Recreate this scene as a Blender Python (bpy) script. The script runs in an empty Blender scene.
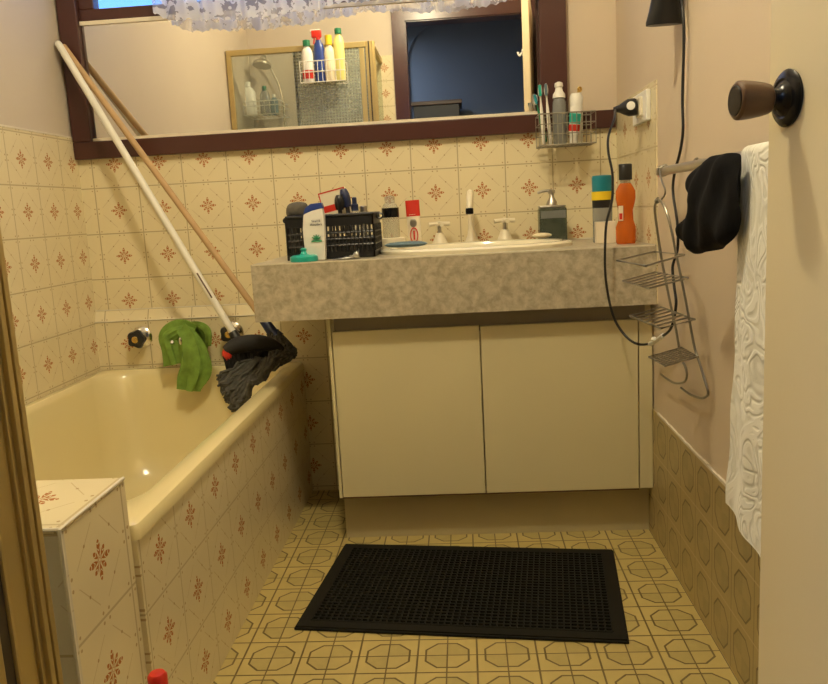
import bpy, bmesh, math, random
from mathutils import Vector, Matrix
random.seed(7)
C = bpy.context.scene.collection
sc = bpy.context.scene
PI = math.pi
F0 = 0.985                      # height of the measuring origin above the floor

# ------------------------------------------------------------------ camera (solved from the tile grid)
FOC = 792.07; CAM = Vector((0.0792, -2.5975, -0.0492 + F0))
PIT, YAW, ROL = 0.1655, 0.0676, -0.0544
fw = Vector((-math.sin(YAW)*math.cos(PIT), math.cos(YAW)*math.cos(PIT), -math.sin(PIT)))
r0 = Vector((math.cos(YAW), math.sin(YAW), 0)); u0 = r0.cross(fw)
rt = math.cos(ROL)*r0 + math.sin(ROL)*u0; up = -math.sin(ROL)*r0 + math.cos(ROL)*u0
cam = bpy.data.cameras.new('camera'); co = bpy.data.objects.new('camera', cam); C.objects.link(co)
co.matrix_world = Matrix(((rt.x, up.x, -fw.x, CAM.x), (rt.y, up.y, -fw.y, CAM.y), (rt.z, up.z, -fw.z, CAM.z), (0, 0, 0, 1)))
cam.sensor_width = 36; cam.sensor_fit = 'HORIZONTAL'; cam.lens = FOC/828*36; cam.clip_start = 0.02
sc.camera = co

def at(a, b, axis, val):
    """point of the room on the plane axis = val that was measured at (a, b) of the photograph"""
    d = (a-414)/FOC*rt - (b-342)/FOC*up + fw
    t = (val-CAM[axis])/d[axis]
    return CAM + t*d

# ------------------------------------------------------------------ node helper
class S:
    def __init__(s, nt, sock): s.nt = nt; s.k = sock
    def _m(s, op, *o, clamp=False):
        n = s.nt.nodes.new('ShaderNodeMath'); n.operation = op; n.use_clamp = clamp
        for i, q in enumerate((s,)+o):
            if isinstance(q, S): s.nt.links.new(q.k, n.inputs[i])
            else: n.inputs[i].default_value = float(q)
        return S(s.nt, n.outputs[0])
    def __add__(s, o): return s._m('ADD', o)
    __radd__ = __add__
    def __sub__(s, o): return s._m('SUBTRACT', o)
    def __rsub__(s, o): return s._m('MULTIPLY', -1)._m('ADD', o)
    def __mul__(s, o): return s._m('MULTIPLY', o)
    __rmul__ = __mul__
    def __truediv__(s, o): return s._m('DIVIDE', o)
    def lt(s, o): return s._m('LESS_THAN', o)
    def gt(s, o): return s._m('GREATER_THAN', o)
    def abs(s): return s._m('ABSOLUTE')
    def fr(s): return s._m('FRACT')
    def mn(s, o): return s._m('MINIMUM', o)
    def mx(s, o): return s._m('MAXIMUM', o)
    def sin(s): return s._m('SINE')
    def cos(s): return s._m('COSINE')
    def sqrt(s): return s._m('SQRT')
    def at2(s, o): return s._m('ARCTAN2', o)
    def cl(s): return s._m('ADD', 0.0, clamp=True)

class MatB:
    def __init__(s, name, col=(.8, .8, .8), rough=.5, metal=0, **kw):
        s.m = bpy.data.materials.new(name); s.m.use_nodes = True; s.nt = s.m.node_tree
        s.b = s.nt.nodes['Principled BSDF']; s.set(col, rough, metal)
        for k, v in kw.items(): s.b.inputs[k].default_value = v
    def set(s, col, rough, metal):
        s.b.inputs['Base Color'].default_value = (*col, 1); s.b.inputs['Roughness'].default_value = rough
        s.b.inputs['Metallic'].default_value = metal
    def pos(s):
        g = s.nt.nodes.new('ShaderNodeNewGeometry'); x = s.nt.nodes.new('ShaderNodeSeparateXYZ')
        s.nt.links.new(g.outputs['Position'], x.inputs[0]); s.P = g.outputs['Position']
        return [S(s.nt, x.outputs[i]) for i in range(3)]
    def objc(s):
        g = s.nt.nodes.new('ShaderNodeTexCoord'); x = s.nt.nodes.new('ShaderNodeSeparateXYZ')
        s.nt.links.new(g.outputs['Object'], x.inputs[0]); s.P = g.outputs['Object']
        return [S(s.nt, x.outputs[i]) for i in range(3)]
    def noise(s, scale=5, detail=4, rough=.5, vec=None, dist=0):
        n = s.nt.nodes.new('ShaderNodeTexNoise'); n.inputs['Scale'].default_value = scale
        n.inputs['Detail'].default_value = detail; n.inputs['Roughness'].default_value = rough; n.inputs['Distortion'].default_value = dist
        if vec is None:
            if not hasattr(s, 'P'): s.objc()
            vec = s.P
        s.nt.links.new(vec, n.inputs['Vector']); return S(s.nt, n.outputs[0])
    def voro(s, scale, vec=None, feature='F1'):
        n = s.nt.nodes.new('ShaderNodeTexVoronoi'); n.inputs['Scale'].default_value = scale; n.feature = feature
        s.nt.links.new(vec or s.P, n.inputs['Vector']); return S(s.nt, n.outputs['Distance'])
    def vec(s, x, y, z=0):
        c = s.nt.nodes.new('ShaderNodeCombineXYZ')
        for i, q in enumerate((x, y, z)):
            if isinstance(q, S): s.nt.links.new(q.k, c.inputs[i])
            else: c.inputs[i].default_value = q
        return c.outputs[0]
    def mix(s, f, a, b):
        n = s.nt.nodes.new('ShaderNodeMix'); n.data_type = 'RGBA'
        if isinstance(f, S): s.nt.links.new(f.k, n.inputs[0])
        else: n.inputs[0].default_value = f
        for i, q in ((6, a), (7, b)):
            if isinstance(q, tuple): n.inputs[i].default_value = (*q, 1)
            else: s.nt.links.new(q, n.inputs[i])
        return n.outputs[2]
    def color(s, sock): s.nt.links.new(sock, s.b.inputs['Base Color']); return s
    def rough(s, q): s.nt.links.new(q.k, s.b.inputs['Roughness']); return s
    def bump(s, h, strength=.3, dist=.002):
        n = s.nt.nodes.new('ShaderNodeBump'); n.inputs['Strength'].default_value = strength; n.inputs['Distance'].default_value = dist
        s.nt.links.new(h.k, n.inputs['Height']); s.nt.links.new(n.outputs[0], s.b.inputs['Normal']); return s

def simple(name, col, rough=.5, metal=0, var=0.0, scale=20, bump=0, **kw):
    m = MatB(name, col, rough, metal, **kw); m.objc()
    n = m.noise(scale, 3)
    lo = tuple(c*(1-var) for c in col); hi = tuple(min(1, c*(1+var)) for c in col)
    m.color(m.mix(n, lo, hi))
    if bump: m.bump(n, bump)
    return m.m

# cream tile with a brown floral sprig, dashed diamond and dots
def flower_tile(name, ua, va, uo, vo, pu=.15, pv=None, base=(.80, .70, .46), ring=.18):
    pv = pv or pu
    m = MatB(name, base, .22); p = m.pos()
    U = (p[ua]-uo)/pu; V = (p[va]-vo)/pv
    fu = (U+100.5).fr()-.5; fv = (V+100.5).fr()-.5
    a = fu.abs(); b = fv.abs()
    r = (fu*fu+fv*fv).sqrt(); th = fv.at2(fu)
    # grout
    g = a.mx(b).gt(.488)
    # diamond between the middles of the sides
    d = (((a+b)-.44).abs().lt(.007))*(a.mn(b).gt(.075))
    def dot(x, y, q): 
        e = a-x; f = b-y
        return (e*e+f*f).sqrt().lt(q)
    dots = dot(.455, .05, .016).mx(dot(.05, .455, .016)).mx(dot(.445, .445, .015)).mx(dot(.22, .22, .015))
    # sprig: eight leafy arms with little side leaves
    arm = (th*4).cos()                      # +1 on the axes and on the diagonals (8 arms are cos(8t))
    arm8 = (th*8).cos()
    tip = (arm*.12+.88)*ring*(arm8*.22+.78)
    stripes = ((r*105)+(th*8).cos()*2.2).sin().gt(-.75)
    fl = r.lt(tip)*(arm8.gt(-.6))*stripes*(r.gt(.014))
    n = m.noise(3, 5, .6, m.P)
    c0 = m.mix(n, tuple(c*.9 for c in base), tuple(min(1, c*1.08) for c in base))
    c1 = m.mix(d*.40, c0, (.42, .27, .12))
    c2 = m.mix(dots*.62, c1, (.36, .20, .08))
    nn = m.noise(60, 2, .5, m.P)
    fc = m.mix(nn, (.42, .12, .03), (.50, .19, .055))
    c3 = m.mix(fl*.95, c2, fc)
    c4 = m.mix(g*.8, c3, (.40, .31, .17))
    m.color(c4)
    h = 1-a.mx(b).gt(.484)
    m.bump(h, .35, .0015); m.rough(g*.5+.2+n*.06)
    return m.m

# olive-beige tile with an outlined octagon
def octagon_tile(name, ua, va, uo, vo, pu, pv=None, base=(.56, .44, .165), line=(.09, .055, .012), rough=.38, grout=None):
    pv = pv or pu
    m = MatB(name, base, rough); p = m.pos()
    U = (p[ua]-uo)/pu; V = (p[va]-vo)/pv
    fu = (U+100.5).fr()-.5; fv = (V+100.5).fr()-.5
    a = fu.abs(); b = fv.abs()
    o = a.mx(b).mx((a+b)/1.46)
    ring = (o-.36).abs().lt(.017)
    cross = a.mn(b).lt(.012); edge = a.mx(b).gt(.484)
    inside = o.lt(.36)*((fu*fv).gt(0)*.5+.35)
    n = m.noise(14, 5, .65, m.P); n2 = m.noise(60, 3, .6, m.P)
    c0 = m.mix(n, tuple(c*.78 for c in base), tuple(min(1, c*1.12) for c in base))
    c1 = m.mix(inside*.62, c0, m.mix(n2, tuple(c*.45 for c in base), tuple(c*.85 for c in base)))
    l = ring.mx(cross).mx(edge)
    c2 = m.mix(l*.85, c1, line)
    if grout: c2 = m.mix(b.gt(.484)*.8, m.mix(a.gt(.484)*.5, m.mix(ring*.85, c1, line), line), grout)
    m.color(c2); m.bump(1-l, .4, .0015)
    return m.m

Mt = {}
Mt['tile_back'] = flower_tile('floral tile back wall', 0, 2, 0, F0)
Mt['tile_left'] = flower_tile('floral tile left wall', 1, 2, -.0445, F0+.0036)
Mt['tile_low'] = flower_tile('floral tile bath ledge', 0, 2, -1.062, .541)
Mt['tile_right'] = flower_tile('floral tile right wall', 1, 2, -.43, F0)
Mt['tile_panel'] = flower_tile('floral tile bath panel', 1, 2, -.85, .375, .157, .155)
Mt['tile_hob'] = flower_tile('floral tile partition side', 1, 2, -1.518, .447, .185, .178)
Mt['tile_hobtop'] = flower_tile('floral tile partition top', 0, 1, -.571, -1.50, .17, .2)
Mt['tile_hobfront_shaded'] = flower_tile('shaded floral tile partition end', 0, 2, -.60, .440, .17, .178, base=(.70, .64, .52))  # darker, bluer base: the shade on this end face is put into the colour
Mt['tile_rear'] = flower_tile('floral tile rear wall', 0, 2, -.348, 1.64)
Mt['floor'] = octagon_tile('octagon floor tile', 0, 1, .513, -.924, .126)
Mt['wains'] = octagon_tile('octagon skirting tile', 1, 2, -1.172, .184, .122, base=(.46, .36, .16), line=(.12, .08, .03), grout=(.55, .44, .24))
def paint(name, col, var=.05, rough=.6):
    m = MatB(name, col, rough); m.pos(); n = m.noise(2.2, 5, .6, m.P); n2 = m.noise(140, 2, .5, m.P)
    m.color(m.mix(n, tuple(c*(1-var) for c in col), tuple(min(1, c*(1+var)) for c in col))); m.bump(n2, .08, .001); return m.m
Mt['paint'] = paint('pinkish cream wall paint', (.62, .51, .38))
Mt['paint_left'] = paint('cream wall paint', (.60, .52, .42))
Mt['ceil'] = paint('ceiling paint', (.82, .78, .70))
Mt['hall'] = paint('hallway wall paint', (.20, .22, .25))
Mt['door'] = paint('cream door paint', (.80, .69, .46), .03, .4)
Mt['brown'] = simple('dark reddish brown gloss paint', (.062, .019, .014), .3, var=.15, scale=9)
Mt['cream_edge'] = simple('cream trim', (.78, .70, .55), .4, var=.05)
Mt['caulk'] = simple('white sealant', (.72, .66, .54), .6, var=.12, scale=60)
m = MatB('mirror silvering', (.84, .82, .78), .012, 1.0); Mt['mirror'] = m.m
# stone laminate
m = MatB('mottled stone laminate', (.5, .45, .36), .32); m.pos()
a_ = m.noise(48, 5, .62, m.P, .3); b_ = m.noise(9, 4, .6, m.P)
m.color(m.mix(b_, m.mix(((a_-.5)*3+.5).cl(), (.32, .27, .185), (.56, .49, .36)), m.mix(((a_-.5)*3+.5).cl(), (.38, .33, .23), (.60, .54, .42)))); Mt['laminate'] = m.m
Mt['lam_top'] = Mt['laminate']
Mt['cabinet'] = simple('cream melamine', (.70, .62, .38), .38, var=.03, scale=4)
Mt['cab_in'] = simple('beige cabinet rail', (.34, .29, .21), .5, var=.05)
Mt['kick'] = simple('beige kickboard laminate', (.52, .45, .27), .5, var=.08, scale=6)
Mt['tub'] = simple('cream yellow bath enamel', (.80, .69, .38), .16, var=.03, scale=3, **{'Coat Weight': .4})
Mt['sink'] = simple('ivory basin enamel', (.86, .80, .62), .12, var=.02, **{'Coat Weight': .5})
Mt['ivory'] = simple('ivory plastic', (.84, .76, .58), .3, var=.03)
Mt['chrome'] = simple('chrome', (.72, .70, .66), .15, 1, var=.05)
Mt['wire'] = simple('dull chrome wire', (.30, .28, .23), .35, .8, var=.2, scale=50)
Mt['steel'] = simple('brushed steel', (.5, .47, .42), .32, 1, var=.1, scale=40)
Mt['black'] = simple('black plastic', (.012, .012, .014), .38, var=.2)
Mt['blackcloth'] = simple('black cloth', (.005, .005, .006), .95, var=.3, scale=60, bump=.5, **{'Specular IOR Level': .15})
Mt['gold'] = simple('gold anodised aluminium', (.56, .43, .18), .40, .6, var=.15, scale=12)
Mt['gold_dark'] = simple('dark seal strip', (.05, .035, .02), .5, var=.3)
Mt['brass'] = simple('brass', (.65, .45, .14), .25, 1)
Mt['white'] = simple('white plastic', (.82, .80, .74), .35, var=.03)
Mt['handle_white'] = simple('white painted metal tube', (.80, .77, .68), .35, var=.05)
m = MatB('pale wooden pole', (.5, .33, .16), .5); m.objc(); n_ = m.noise(30, 4, .6, m.vec(S(m.nt, m.nt.nodes[-1].outputs[0])*8, S(m.nt, m.nt.nodes[-1].outputs[1])*8, S(m.nt, m.nt.nodes[-1].outputs[2]))) if False else m.noise(30, 4)
m.color(m.mix(n_, (.42, .26, .11), (.58, .39, .20))); Mt['wood'] = m.m
m = MatB('dark stained timber', (.08, .04, .02), .35); x_, y_, z_ = m.objc(); n_ = m.noise(40, 4, .6, m.vec(x_*.15, y_, z_))
m.color(m.mix(n_, (.05, .024, .012), (.17, .085, .04))); Mt['darkwood'] = m.m
Mt['bronze'] = simple('dark bronze', (.02, .02, .022), .25, .7, var=.2)
Mt['green'] = simple('green microfibre cloth', (.18, .31, .05), .95, var=.55, scale=34, bump=.9)
Mt['blue'] = simple('blue plastic', (.02, .05, .25), .35)
Mt['navy'] = simple('navy plastic', (.012, .02, .07), .4)
Mt['red'] = simple('red plastic', (.62, .03, .015), .35)
Mt['teal'] = simple('teal plastic', (.02, .42, .34), .3, var=.05)
Mt['teal_can'] = simple('teal painted can', (.01, .20, .26), .35)
Mt['yellow'] = simple('yellow plastic', (.80, .58, .02), .4)
Mt['lemon'] = simple('pale yellow plastic', (.80, .74, .25), .4)
Mt['greencap'] = simple('dark green plastic', (.01, .16, .07), .4)
Mt['green_leaf'] = simple('green print', (.02, .22, .10), .5)
Mt['greybrush'] = simple('grey brown bristle', (.10, .09, .075), .8, var=.3, scale=90, bump=.4)
Mt['slate'] = simple('slate blue sponge', (.13, .20, .24), .8, var=.2, scale=60, bump=.3)
Mt['soap'] = simple('soap', (.84, .74, .52), .4)
Mt['foil'] = simple('silver foil tube', (.62, .60, .55), .28, .9, var=.2, scale=40, bump=.6)
Mt['rubber'] = simple('black rubber', (.007, .006, .003), .8, var=.35, scale=14, **{'Specular IOR Level': .25})
Mt['mopcord'] = simple('dark grey mop cord', (.085, .08, .066), .95, var=.7, scale=70, bump=.8)
Mt['bristle'] = simple('black bristle', (.012, .011, .010), .75, var=.4, scale=120)
Mt['floor_hall'] = simple('hall carpet', (.06, .05, .05), .9, var=.2)
def glassy(name, col, alpha_t=.6, rough=.05, tr=(1, 1, 1)):
    mm = bpy.data.materials.new(name); mm.use_nodes = True; nt = mm.node_tree
    b = nt.nodes['Principled BSDF']; b.inputs['Base Color'].default_value = (*col, 1); b.inputs['Roughness'].default_value = rough
    t = nt.nodes.new('ShaderNodeBsdfTransparent'); t.inputs[0].default_value = (*tr, 1)
    x = nt.nodes.new('ShaderNodeMixShader'); x.inputs[0].default_value = alpha_t
    nt.links.new(b.outputs[0], x.inputs[1]); nt.links.new(t.outputs[0], x.inputs[2])
    nt.links.new(x.outputs[0], nt.nodes['Material Output'].inputs['Surface']); return mm
Mt['clear'] = glassy('clear plastic', (.70, .68, .60), .70, .08, (.9, .9, .86))
Mt['glass'] = glassy('clear shower glass', (.35, .38, .33), .88, .03, (.93, .96, .93))
Mt['glass_ptn'] = glassy('diamond patterned glass', (.30, .33, .28), .50, .25, (.85, .9, .85))
nt = Mt['glass_ptn'].node_tree
mb = MatB.__new__(MatB); mb.m = Mt['glass_ptn']; mb.nt = nt; mb.b = nt.nodes['Principled BSDF']; x_, y_, z_ = mb.pos()
chk = ((((x_+z_)*190).sin())*(((x_-z_)*190).sin())*.5+.5)
mb.color(mb.mix(chk, (.24, .27, .24), (.42, .44, .37)))
Mt['amber'] = glassy('orange mouthwash', (.70, .20, .03), .5, .08, (.95, .45, .12))
Mt['smoke'] = glassy('smoky green glass', (.10, .12, .09), .35, .06, (.5, .55, .45))
Mt['greyclear'] = glassy('grey clear plastic', (.36, .37, .36), .45, .1, (.8, .82, .84))
# lace
m = MatB('white lace', (.80, .80, .84), .9); x_, y_, z_ = m.objc()
v2 = m.vec(x_, z_, 0)
vor = m.voro(34, v2); cell = m.noise(150, 2, .5, v2); big = m.noise(22, 3, .6, v2)
thx = (vor.lt(.30)*(vor.gt(.10))).mx(big.gt(.47)).mx(vor.lt(.045))
hole = (1-thx)
net = ((x_*900).sin()*(z_*900).sin()).gt(.1)
alpha = (1-hole*.5)*.93
dens = m.mix(thx, (.62, .62, .70), (.88, .87, .88)); m.color(dens)
tl = m.nt.nodes.new('ShaderNodeBsdfTranslucent'); tl.inputs[0].default_value = (.85, .86, .92, 1)
tp = m.nt.nodes.new('ShaderNodeBsdfTransparent')
m1 = m.nt.nodes.new('ShaderNodeMixShader'); m1.inputs[0].default_value = .45
m.nt.links.new(m.b.outputs[0], m1.inputs[1]); m.nt.links.new(tl.outputs[0], m1.inputs[2])
m2 = m.nt.nodes.new('ShaderNodeMixShader'); m.nt.links.new(alpha.k, m2.inputs[0])
m.nt.links.new(tp.outputs[0], m2.inputs[1]); m.nt.links.new(m1.outputs[0], m2.inputs[2])
m.nt.links.new(m2.outputs[0], m.nt.nodes['Material Output'].inputs['Surface']); m.bump(thx, .8, .003)
Mt['lace'] = m.m
# embossed towel
m = MatB('white towel with raised scrolls', (.74, .71, .62), .95, **{'Sheen Weight': .3}); x_, y_, z_ = m.objc()
nn = m.noise(9, 1, .4, m.vec(x_*0, y_, z_), 2.2)
band = ((nn*7).fr()-.5).abs()
scroll = (band.lt(.17)*1.0)
fuzz = m.noise(260, 2, .5)
vv = m.voro(13, m.vec(x_*0, y_, z_), 'DISTANCE_TO_EDGE')
nb = (band*4-.7).cl(); 
m.color(m.mix(nb, (.80, .78, .70), (.68, .66, .57))); m.bump((1-nb)+fuzz*.15, .45, .003)
Mt['towel'] = m.m
# window glass
Mt['pane'] = glassy('window glass', (.5, .6, .7), .92, .02)

# ------------------------------------------------------------------ mesh helpers
def box(bm, a, b, bev=0):
    a = Vector(a); b = Vector(b)
    lo = Vector(map(min, a, b)); hi = Vector(map(max, a, b))
    r = bmesh.ops.create_cube(bm, size=1, matrix=Matrix.Translation((lo+hi)/2) @ Matrix.Diagonal((*(hi-lo), 1)))
    if bev:
        es = {e for v in r['verts'] for e in v.link_edges}
        bmesh.ops.bevel(bm, geom=list(es), offset=bev, segments=2, affect='EDGES', profile=.5)
    return bm
def B(a, b, bev=0): return box(bmesh.new(), a, b, bev)
def crom(pts, n=8, closed=False):
    P = [Vector(p) for p in pts]; out = []
    if len(P) < 3: return P
    m_ = len(P)
    for i in range(m_ if closed else m_-1):
        if closed: p0, p1, p2, p3 = P[i-1], P[i], P[(i+1) % m_], P[(i+2) % m_]
        else: p0 = P[max(i-1, 0)]; p1 = P[i]; p2 = P[i+1]; p3 = P[min(i+2, m_-1)]
        for k in range(n):
            t = k/n
            out.append(.5*((2*p1)+(p2-p0)*t+(2*p0-5*p1+4*p2-p3)*t*t+(3*p1-p0-3*p2+p3)*t**3))
    if not closed: out.append(P[-1])
    return out
def tube(bm, pts, r, seg=8, closed=False, radii=None, flat=None):
    P = [Vector(p) for p in pts]; n = len(P); rings = []
    prev = None
    for i, p in enumerate(P):
        if closed: t = P[(i+1) % n]-P[i-1]
        else: t = P[min(i+1, n-1)]-P[max(i-1, 0)]
        if t.length < 1e-9: t = Vector((0, 0, 1))
        t.normalize()
        if prev is None:
            a = Vector((0, 0, 1)) if abs(t.z) < .9 else Vector((1, 0, 0))
            u = t.cross(a).normalized()
        else:
            u = (prev - t*prev.dot(t))
            u = u.normalized() if u.length > 1e-6 else t.orthogonal().normalized()
        prev = u; w = t.cross(u)
        rr = radii[i] if radii else r
        rings.append([bm.verts.new(p+(u*math.cos(2*PI*k/seg)+w*math.sin(2*PI*k/seg))*rr) for k in range(seg)])
    for i in range(n if closed else n-1):
        A = rings[i]; Bq = rings[(i+1) % n]
        for k in range(seg): bm.faces.new((A[k], A[(k+1) % seg], Bq[(k+1) % seg], Bq[k]))
    if not closed:
        bm.faces.new(rings[0][::-1]); bm.faces.new(rings[-1])
    return bm
def lathe(bm, prof, c=(0, 0, 0), seg=28, axis=(0, 0, 1), sx=1, sy=1, cap=True):
    """prof: list of (radius, height)"""
    c = Vector(c); q = Vector((0, 0, 1)).rotation_difference(Vector(axis)); rings = []
    for r, h in prof:
        rings.append([bm.verts.new(c+q @ Vector((r*sx*math.cos(2*PI*k/seg), r*sy*math.sin(2*PI*k/seg), h))) for k in range(seg)])
    for A, Bq in zip(rings, rings[1:]):
        for k in range(seg): bm.faces.new((A[k], A[(k+1) % seg], Bq[(k+1) % seg], Bq[k]))
    if cap:
        bm.faces.new(rings[0][::-1]); bm.faces.new(rings[-1])
    return bm
def ell(bm, c, r, seg=20):
    rr = bmesh.ops.create_uvsphere(bm, u_segments=seg, v_segments=seg//2+2, radius=1, matrix=Matrix.Translation(c) @ Matrix.Diagonal((*r, 1)))
    return bm
def inflate(bm, poly, n, thick, rings=7, wob=0.0, both=True):
    """closed outline (world points) swollen along +-n: a soft body with real thickness"""
    P = [Vector(p) for p in poly]; c = sum(P, Vector())/len(P); n = Vector(n).normalized()
    def side(sg):
        L = []
        for j in range(1, rings):
            s = 1-j/rings; h = math.sqrt(1-s**2.4)*thick*sg
            L.append([bm.verts.new(c+(p-c)*s+n*(h+wob*math.sin(i*.9+j*.7)*(1-abs(s-.5)))) for i, p in enumerate(P)])
        return L, bm.verts.new(c+n*thick*sg)
    outer = [bm.verts.new(p) for p in P]; N = len(P)
    for sg in ((1, -1) if both else (1,)):
        L, cv = side(sg); R = [outer]+L
        for A, Bq in zip(R, R[1:]):
            for k in range(N):
                f = (A[k], A[(k+1) % N], Bq[(k+1) % N], Bq[k]); bm.faces.new(f if sg > 0 else f[::-1])
        for k in range(N):
            f = (R[-1][k], R[-1][(k+1) % N], cv); bm.faces.new(f if sg > 0 else f[::-1])
    return bm
def obj(name, bm, mat, parent=None, smooth=False, origin=None):
    if parent is not None and origin is None: off = parent['_w'] if '_w' in parent else (0, 0, 0)
    else: off = origin or (0, 0, 0)
    off = Vector(off)
    bmesh.ops.recalc_face_normals(bm, faces=bm.faces)
    if off.length: bmesh.ops.translate(bm, verts=bm.verts, vec=-off)
    me = bpy.data.meshes.new(name); bm.to_mesh(me); bm.free()
    if isinstance(mat, (list, tuple)):
        for q in mat: me.materials.append(Mt[q])
    else: me.materials.append(Mt[mat])
    if smooth:
        for p in me.polygons: p.use_smooth = True
        try:
            me.set_sharp_from_angle(angle=math.radians(38))
        except Exception: pass
    o = bpy.data.objects.new(name, me); C.objects.link(o)
    if parent is not None:
        o.parent = parent
        if '_w' in parent: o['_w'] = parent['_w'] if False else tuple(off)
    else: o.location = off
    return o
THINGS = []
def thing(name, label, cat, loc=(0, 0, 0), group=None):
    o = bpy.data.objects.new(name, None); C.objects.link(o); o.location = loc; o.empty_display_size = .05
    o['_w'] = tuple(loc); o['label'] = label; o['category'] = cat
    if group: o['group'] = group
    return o
def tag(o, label, cat, group=None, kind=None):
    o['label'] = label; o['category'] = cat
    if group: o['group'] = group
    if kind: o['kind'] = kind
    return o
def struct(name, bm, mat, smooth=False):
    o = obj(name, bm, mat, None, smooth); o['kind'] = 'structure'; return o
def xform(bm, M):
    bmesh.ops.transform(bm, matrix=M, verts=bm.verts); return bm
def look(o):
    return o

XL, XR, H, YB = -1.17, .579, 2.42, -2.40       # left wall, right wall, ceiling, rear wall
# ------------------------------------------------------------------ the room shell
struct('floor', B((XL-.1, -2.52, -.06), (XR+.1, .12, 0)), 'floor')
struct('ceiling', B((XL-.1, -2.52, H), (XR+.1, .12, H+.06)), 'ceil')
wx0, wx1, wz0, wz1 = -1.107, .341, 1.213, 2.05   # window opening
b = bmesh.new()
box(b, (XL-.1, 0.006, 0), (XR+.1, .12, wz0-.006)); box(b, (XL-.1, .006, wz1), (XR+.1, .12, H))
box(b, (XL-.1, .006, wz0-.006), (wx0-.004, .12, wz1)); box(b, (wx1+.004, .006, wz0-.006), (XR+.1, .12, wz1))
struct('wall_back', b, 'paint')
b = bmesh.new(); box(b, (XL, -.0005, 0), (XR, .006, 1.180)); struct('wall_back_tiling', b, 'tile_back')
struct('wall_left', B((XL-.1, -2.52, 0), (XL-.006, .006, H)), 'paint_left')
struct('wall_left_tiling', B((XL-.006, -1.84, 0), (XL, 0, 1.222)), 'tile_left')
struct('trim_1', B((XL-.006, -1.84, 1.222), (XL+.001, 0, 1.227)), 'caulk')
struct('wall_right', B((XR+.006, -2.52, 0), (XR+.1, .006, H)), 'paint')
b = bmesh.new(); box(b, (XR, -2.4, .366), (XR+.006, -.516, H)); box(b, (XR, -.516, 1.222), (XR+.006, 0, H)); box(b, (XR, -.516, .366), (XR+.006, 0, .66)); struct('wall_right_plaster', b, 'paint')
struct('wall_right_tiling', B((XR-.003, -.516, .66), (XR+.006, 0, 1.222)), 'tile_right')
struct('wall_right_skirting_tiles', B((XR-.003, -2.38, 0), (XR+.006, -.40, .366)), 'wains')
b = bmesh.new()
for i in range(60):
    y = -.52-1.86*i/60; w = random.uniform(.003, .006)
    box(b, (XR-.0045, y, .364), (XR+.004, y-.0312, .366+w))
struct('trim_2', b, 'caulk')
# low boxed-out tiling behind the bath taps
b = bmesh.new()
yy0, zt, zb = -.018, .618, .655
vs = [b.verts.new(p) for p in ((XL, yy0, 0), (-.30, yy0, 0), (-.30, yy0, zt), (XL, yy0, zt), (-.30, -.001, zb), (XL, -.001, zb), (XL, -.001, 0), (-.30, -.001, 0))]
for f in ((0, 1, 2, 3), (3, 2, 4, 5), (5, 4, 7, 6), (0, 3, 5, 6), (1, 7, 4, 2), (0, 6, 7, 1)): b.faces.new([vs[i] for i in f])
struct('wall_back_bath_ledge', b, 'tile_low')
b = bmesh.new(); tube(b, [(XL, yy0-.001, zt), (-.30, yy0-.001, zt)], .0022, 6); tube(b, [(XL, -.001, zb), (-.49, -.001, zb)], .0022, 6); struct('trim_3', b, 'caulk')
# rear wall with the doorway the photograph is taken from
dx0, dx1, dh = -.205, .515, 2.045
b = bmesh.new()
box(b, (XL-.1, YB-.12, 0), (dx0-.02, YB, H)); box(b, (dx1+.02, YB-.12, 0), (XR+.1, YB, H)); box(b, (dx0-.02, YB-.12, dh+.02), (dx1+.02, YB, H))
struct('wall_rear', b, 'paint_left')
struct('wall_rear_tiling', B((-.50, YB, 0), (dx0-.09, YB+.007, 1.862)), 'tile_rear')
b = bmesh.new()
box(b, (dx0-.02, YB-.125, 0), (dx0, YB+.005, dh)); box(b, (dx1, YB-.125, 0), (dx1+.02, YB+.005, dh)); box(b, (dx0-.02, YB-.125, dh), (dx1+.02, YB+.005, dh+.02))
box(b, (dx0-.085, YB+.001, 0), (dx0-.006, YB+.018, dh+.08)); box(b, (dx1+.006, YB+.001, .37), (XR, YB+.018, dh+.08)); box(b, (dx0-.006, YB+.001, dh+.006), (dx1+.006, YB+.018, dh+.08))
struct('trim_4', b, 'brown')
# hallway beyond the doorway
b = bmesh.new()
box(b, (-1.6, -4.0, 0), (-1.5, YB-.13, H)); box(b, (1.5, -4.0, 0), (1.6, YB-.13, H)); box(b, (-1.6, YB-.13, 0), (XL-.1, YB-.12, H)); box(b, (XR+.1, YB-.13, 0), (1.6, YB-.12, H))
struct('wall_hall_sides', b, 'hall')
b = bmesh.new()           # far wall with an arch moulding
box(b, (-1.6, -4.1, 0), (1.6, -4.0, H))
struct('wall_hall_far', b, 'hall')
b = bmesh.new()
pts = [Vector((.9-.02+.30*math.cos(t), -3.985, 2.08+.30*math.sin(t))) for t in [PI/2*k/12 for k in range(13)]]
pts = [Vector((1.18, -3.985, 0))]+pts+[Vector((.0+.30*math.cos(t), -3.985, 2.08+.30*math.sin(t))) for t in [PI/2+PI/2*k/12 for k in range(13)]]+[Vector((-.30, -3.985, 0))]
tube(b, pts, .007, 8); struct('trim_5', b, 'hall')
struct('floor_hall', B((-1.6, -4.1, -.06), (1.6, -2.52, -.001)), 'floor_hall')
struct('ceiling_hall', B((-1.6, -4.1, H), (1.6, -2.52, H+.06)), 'ceil')

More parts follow.
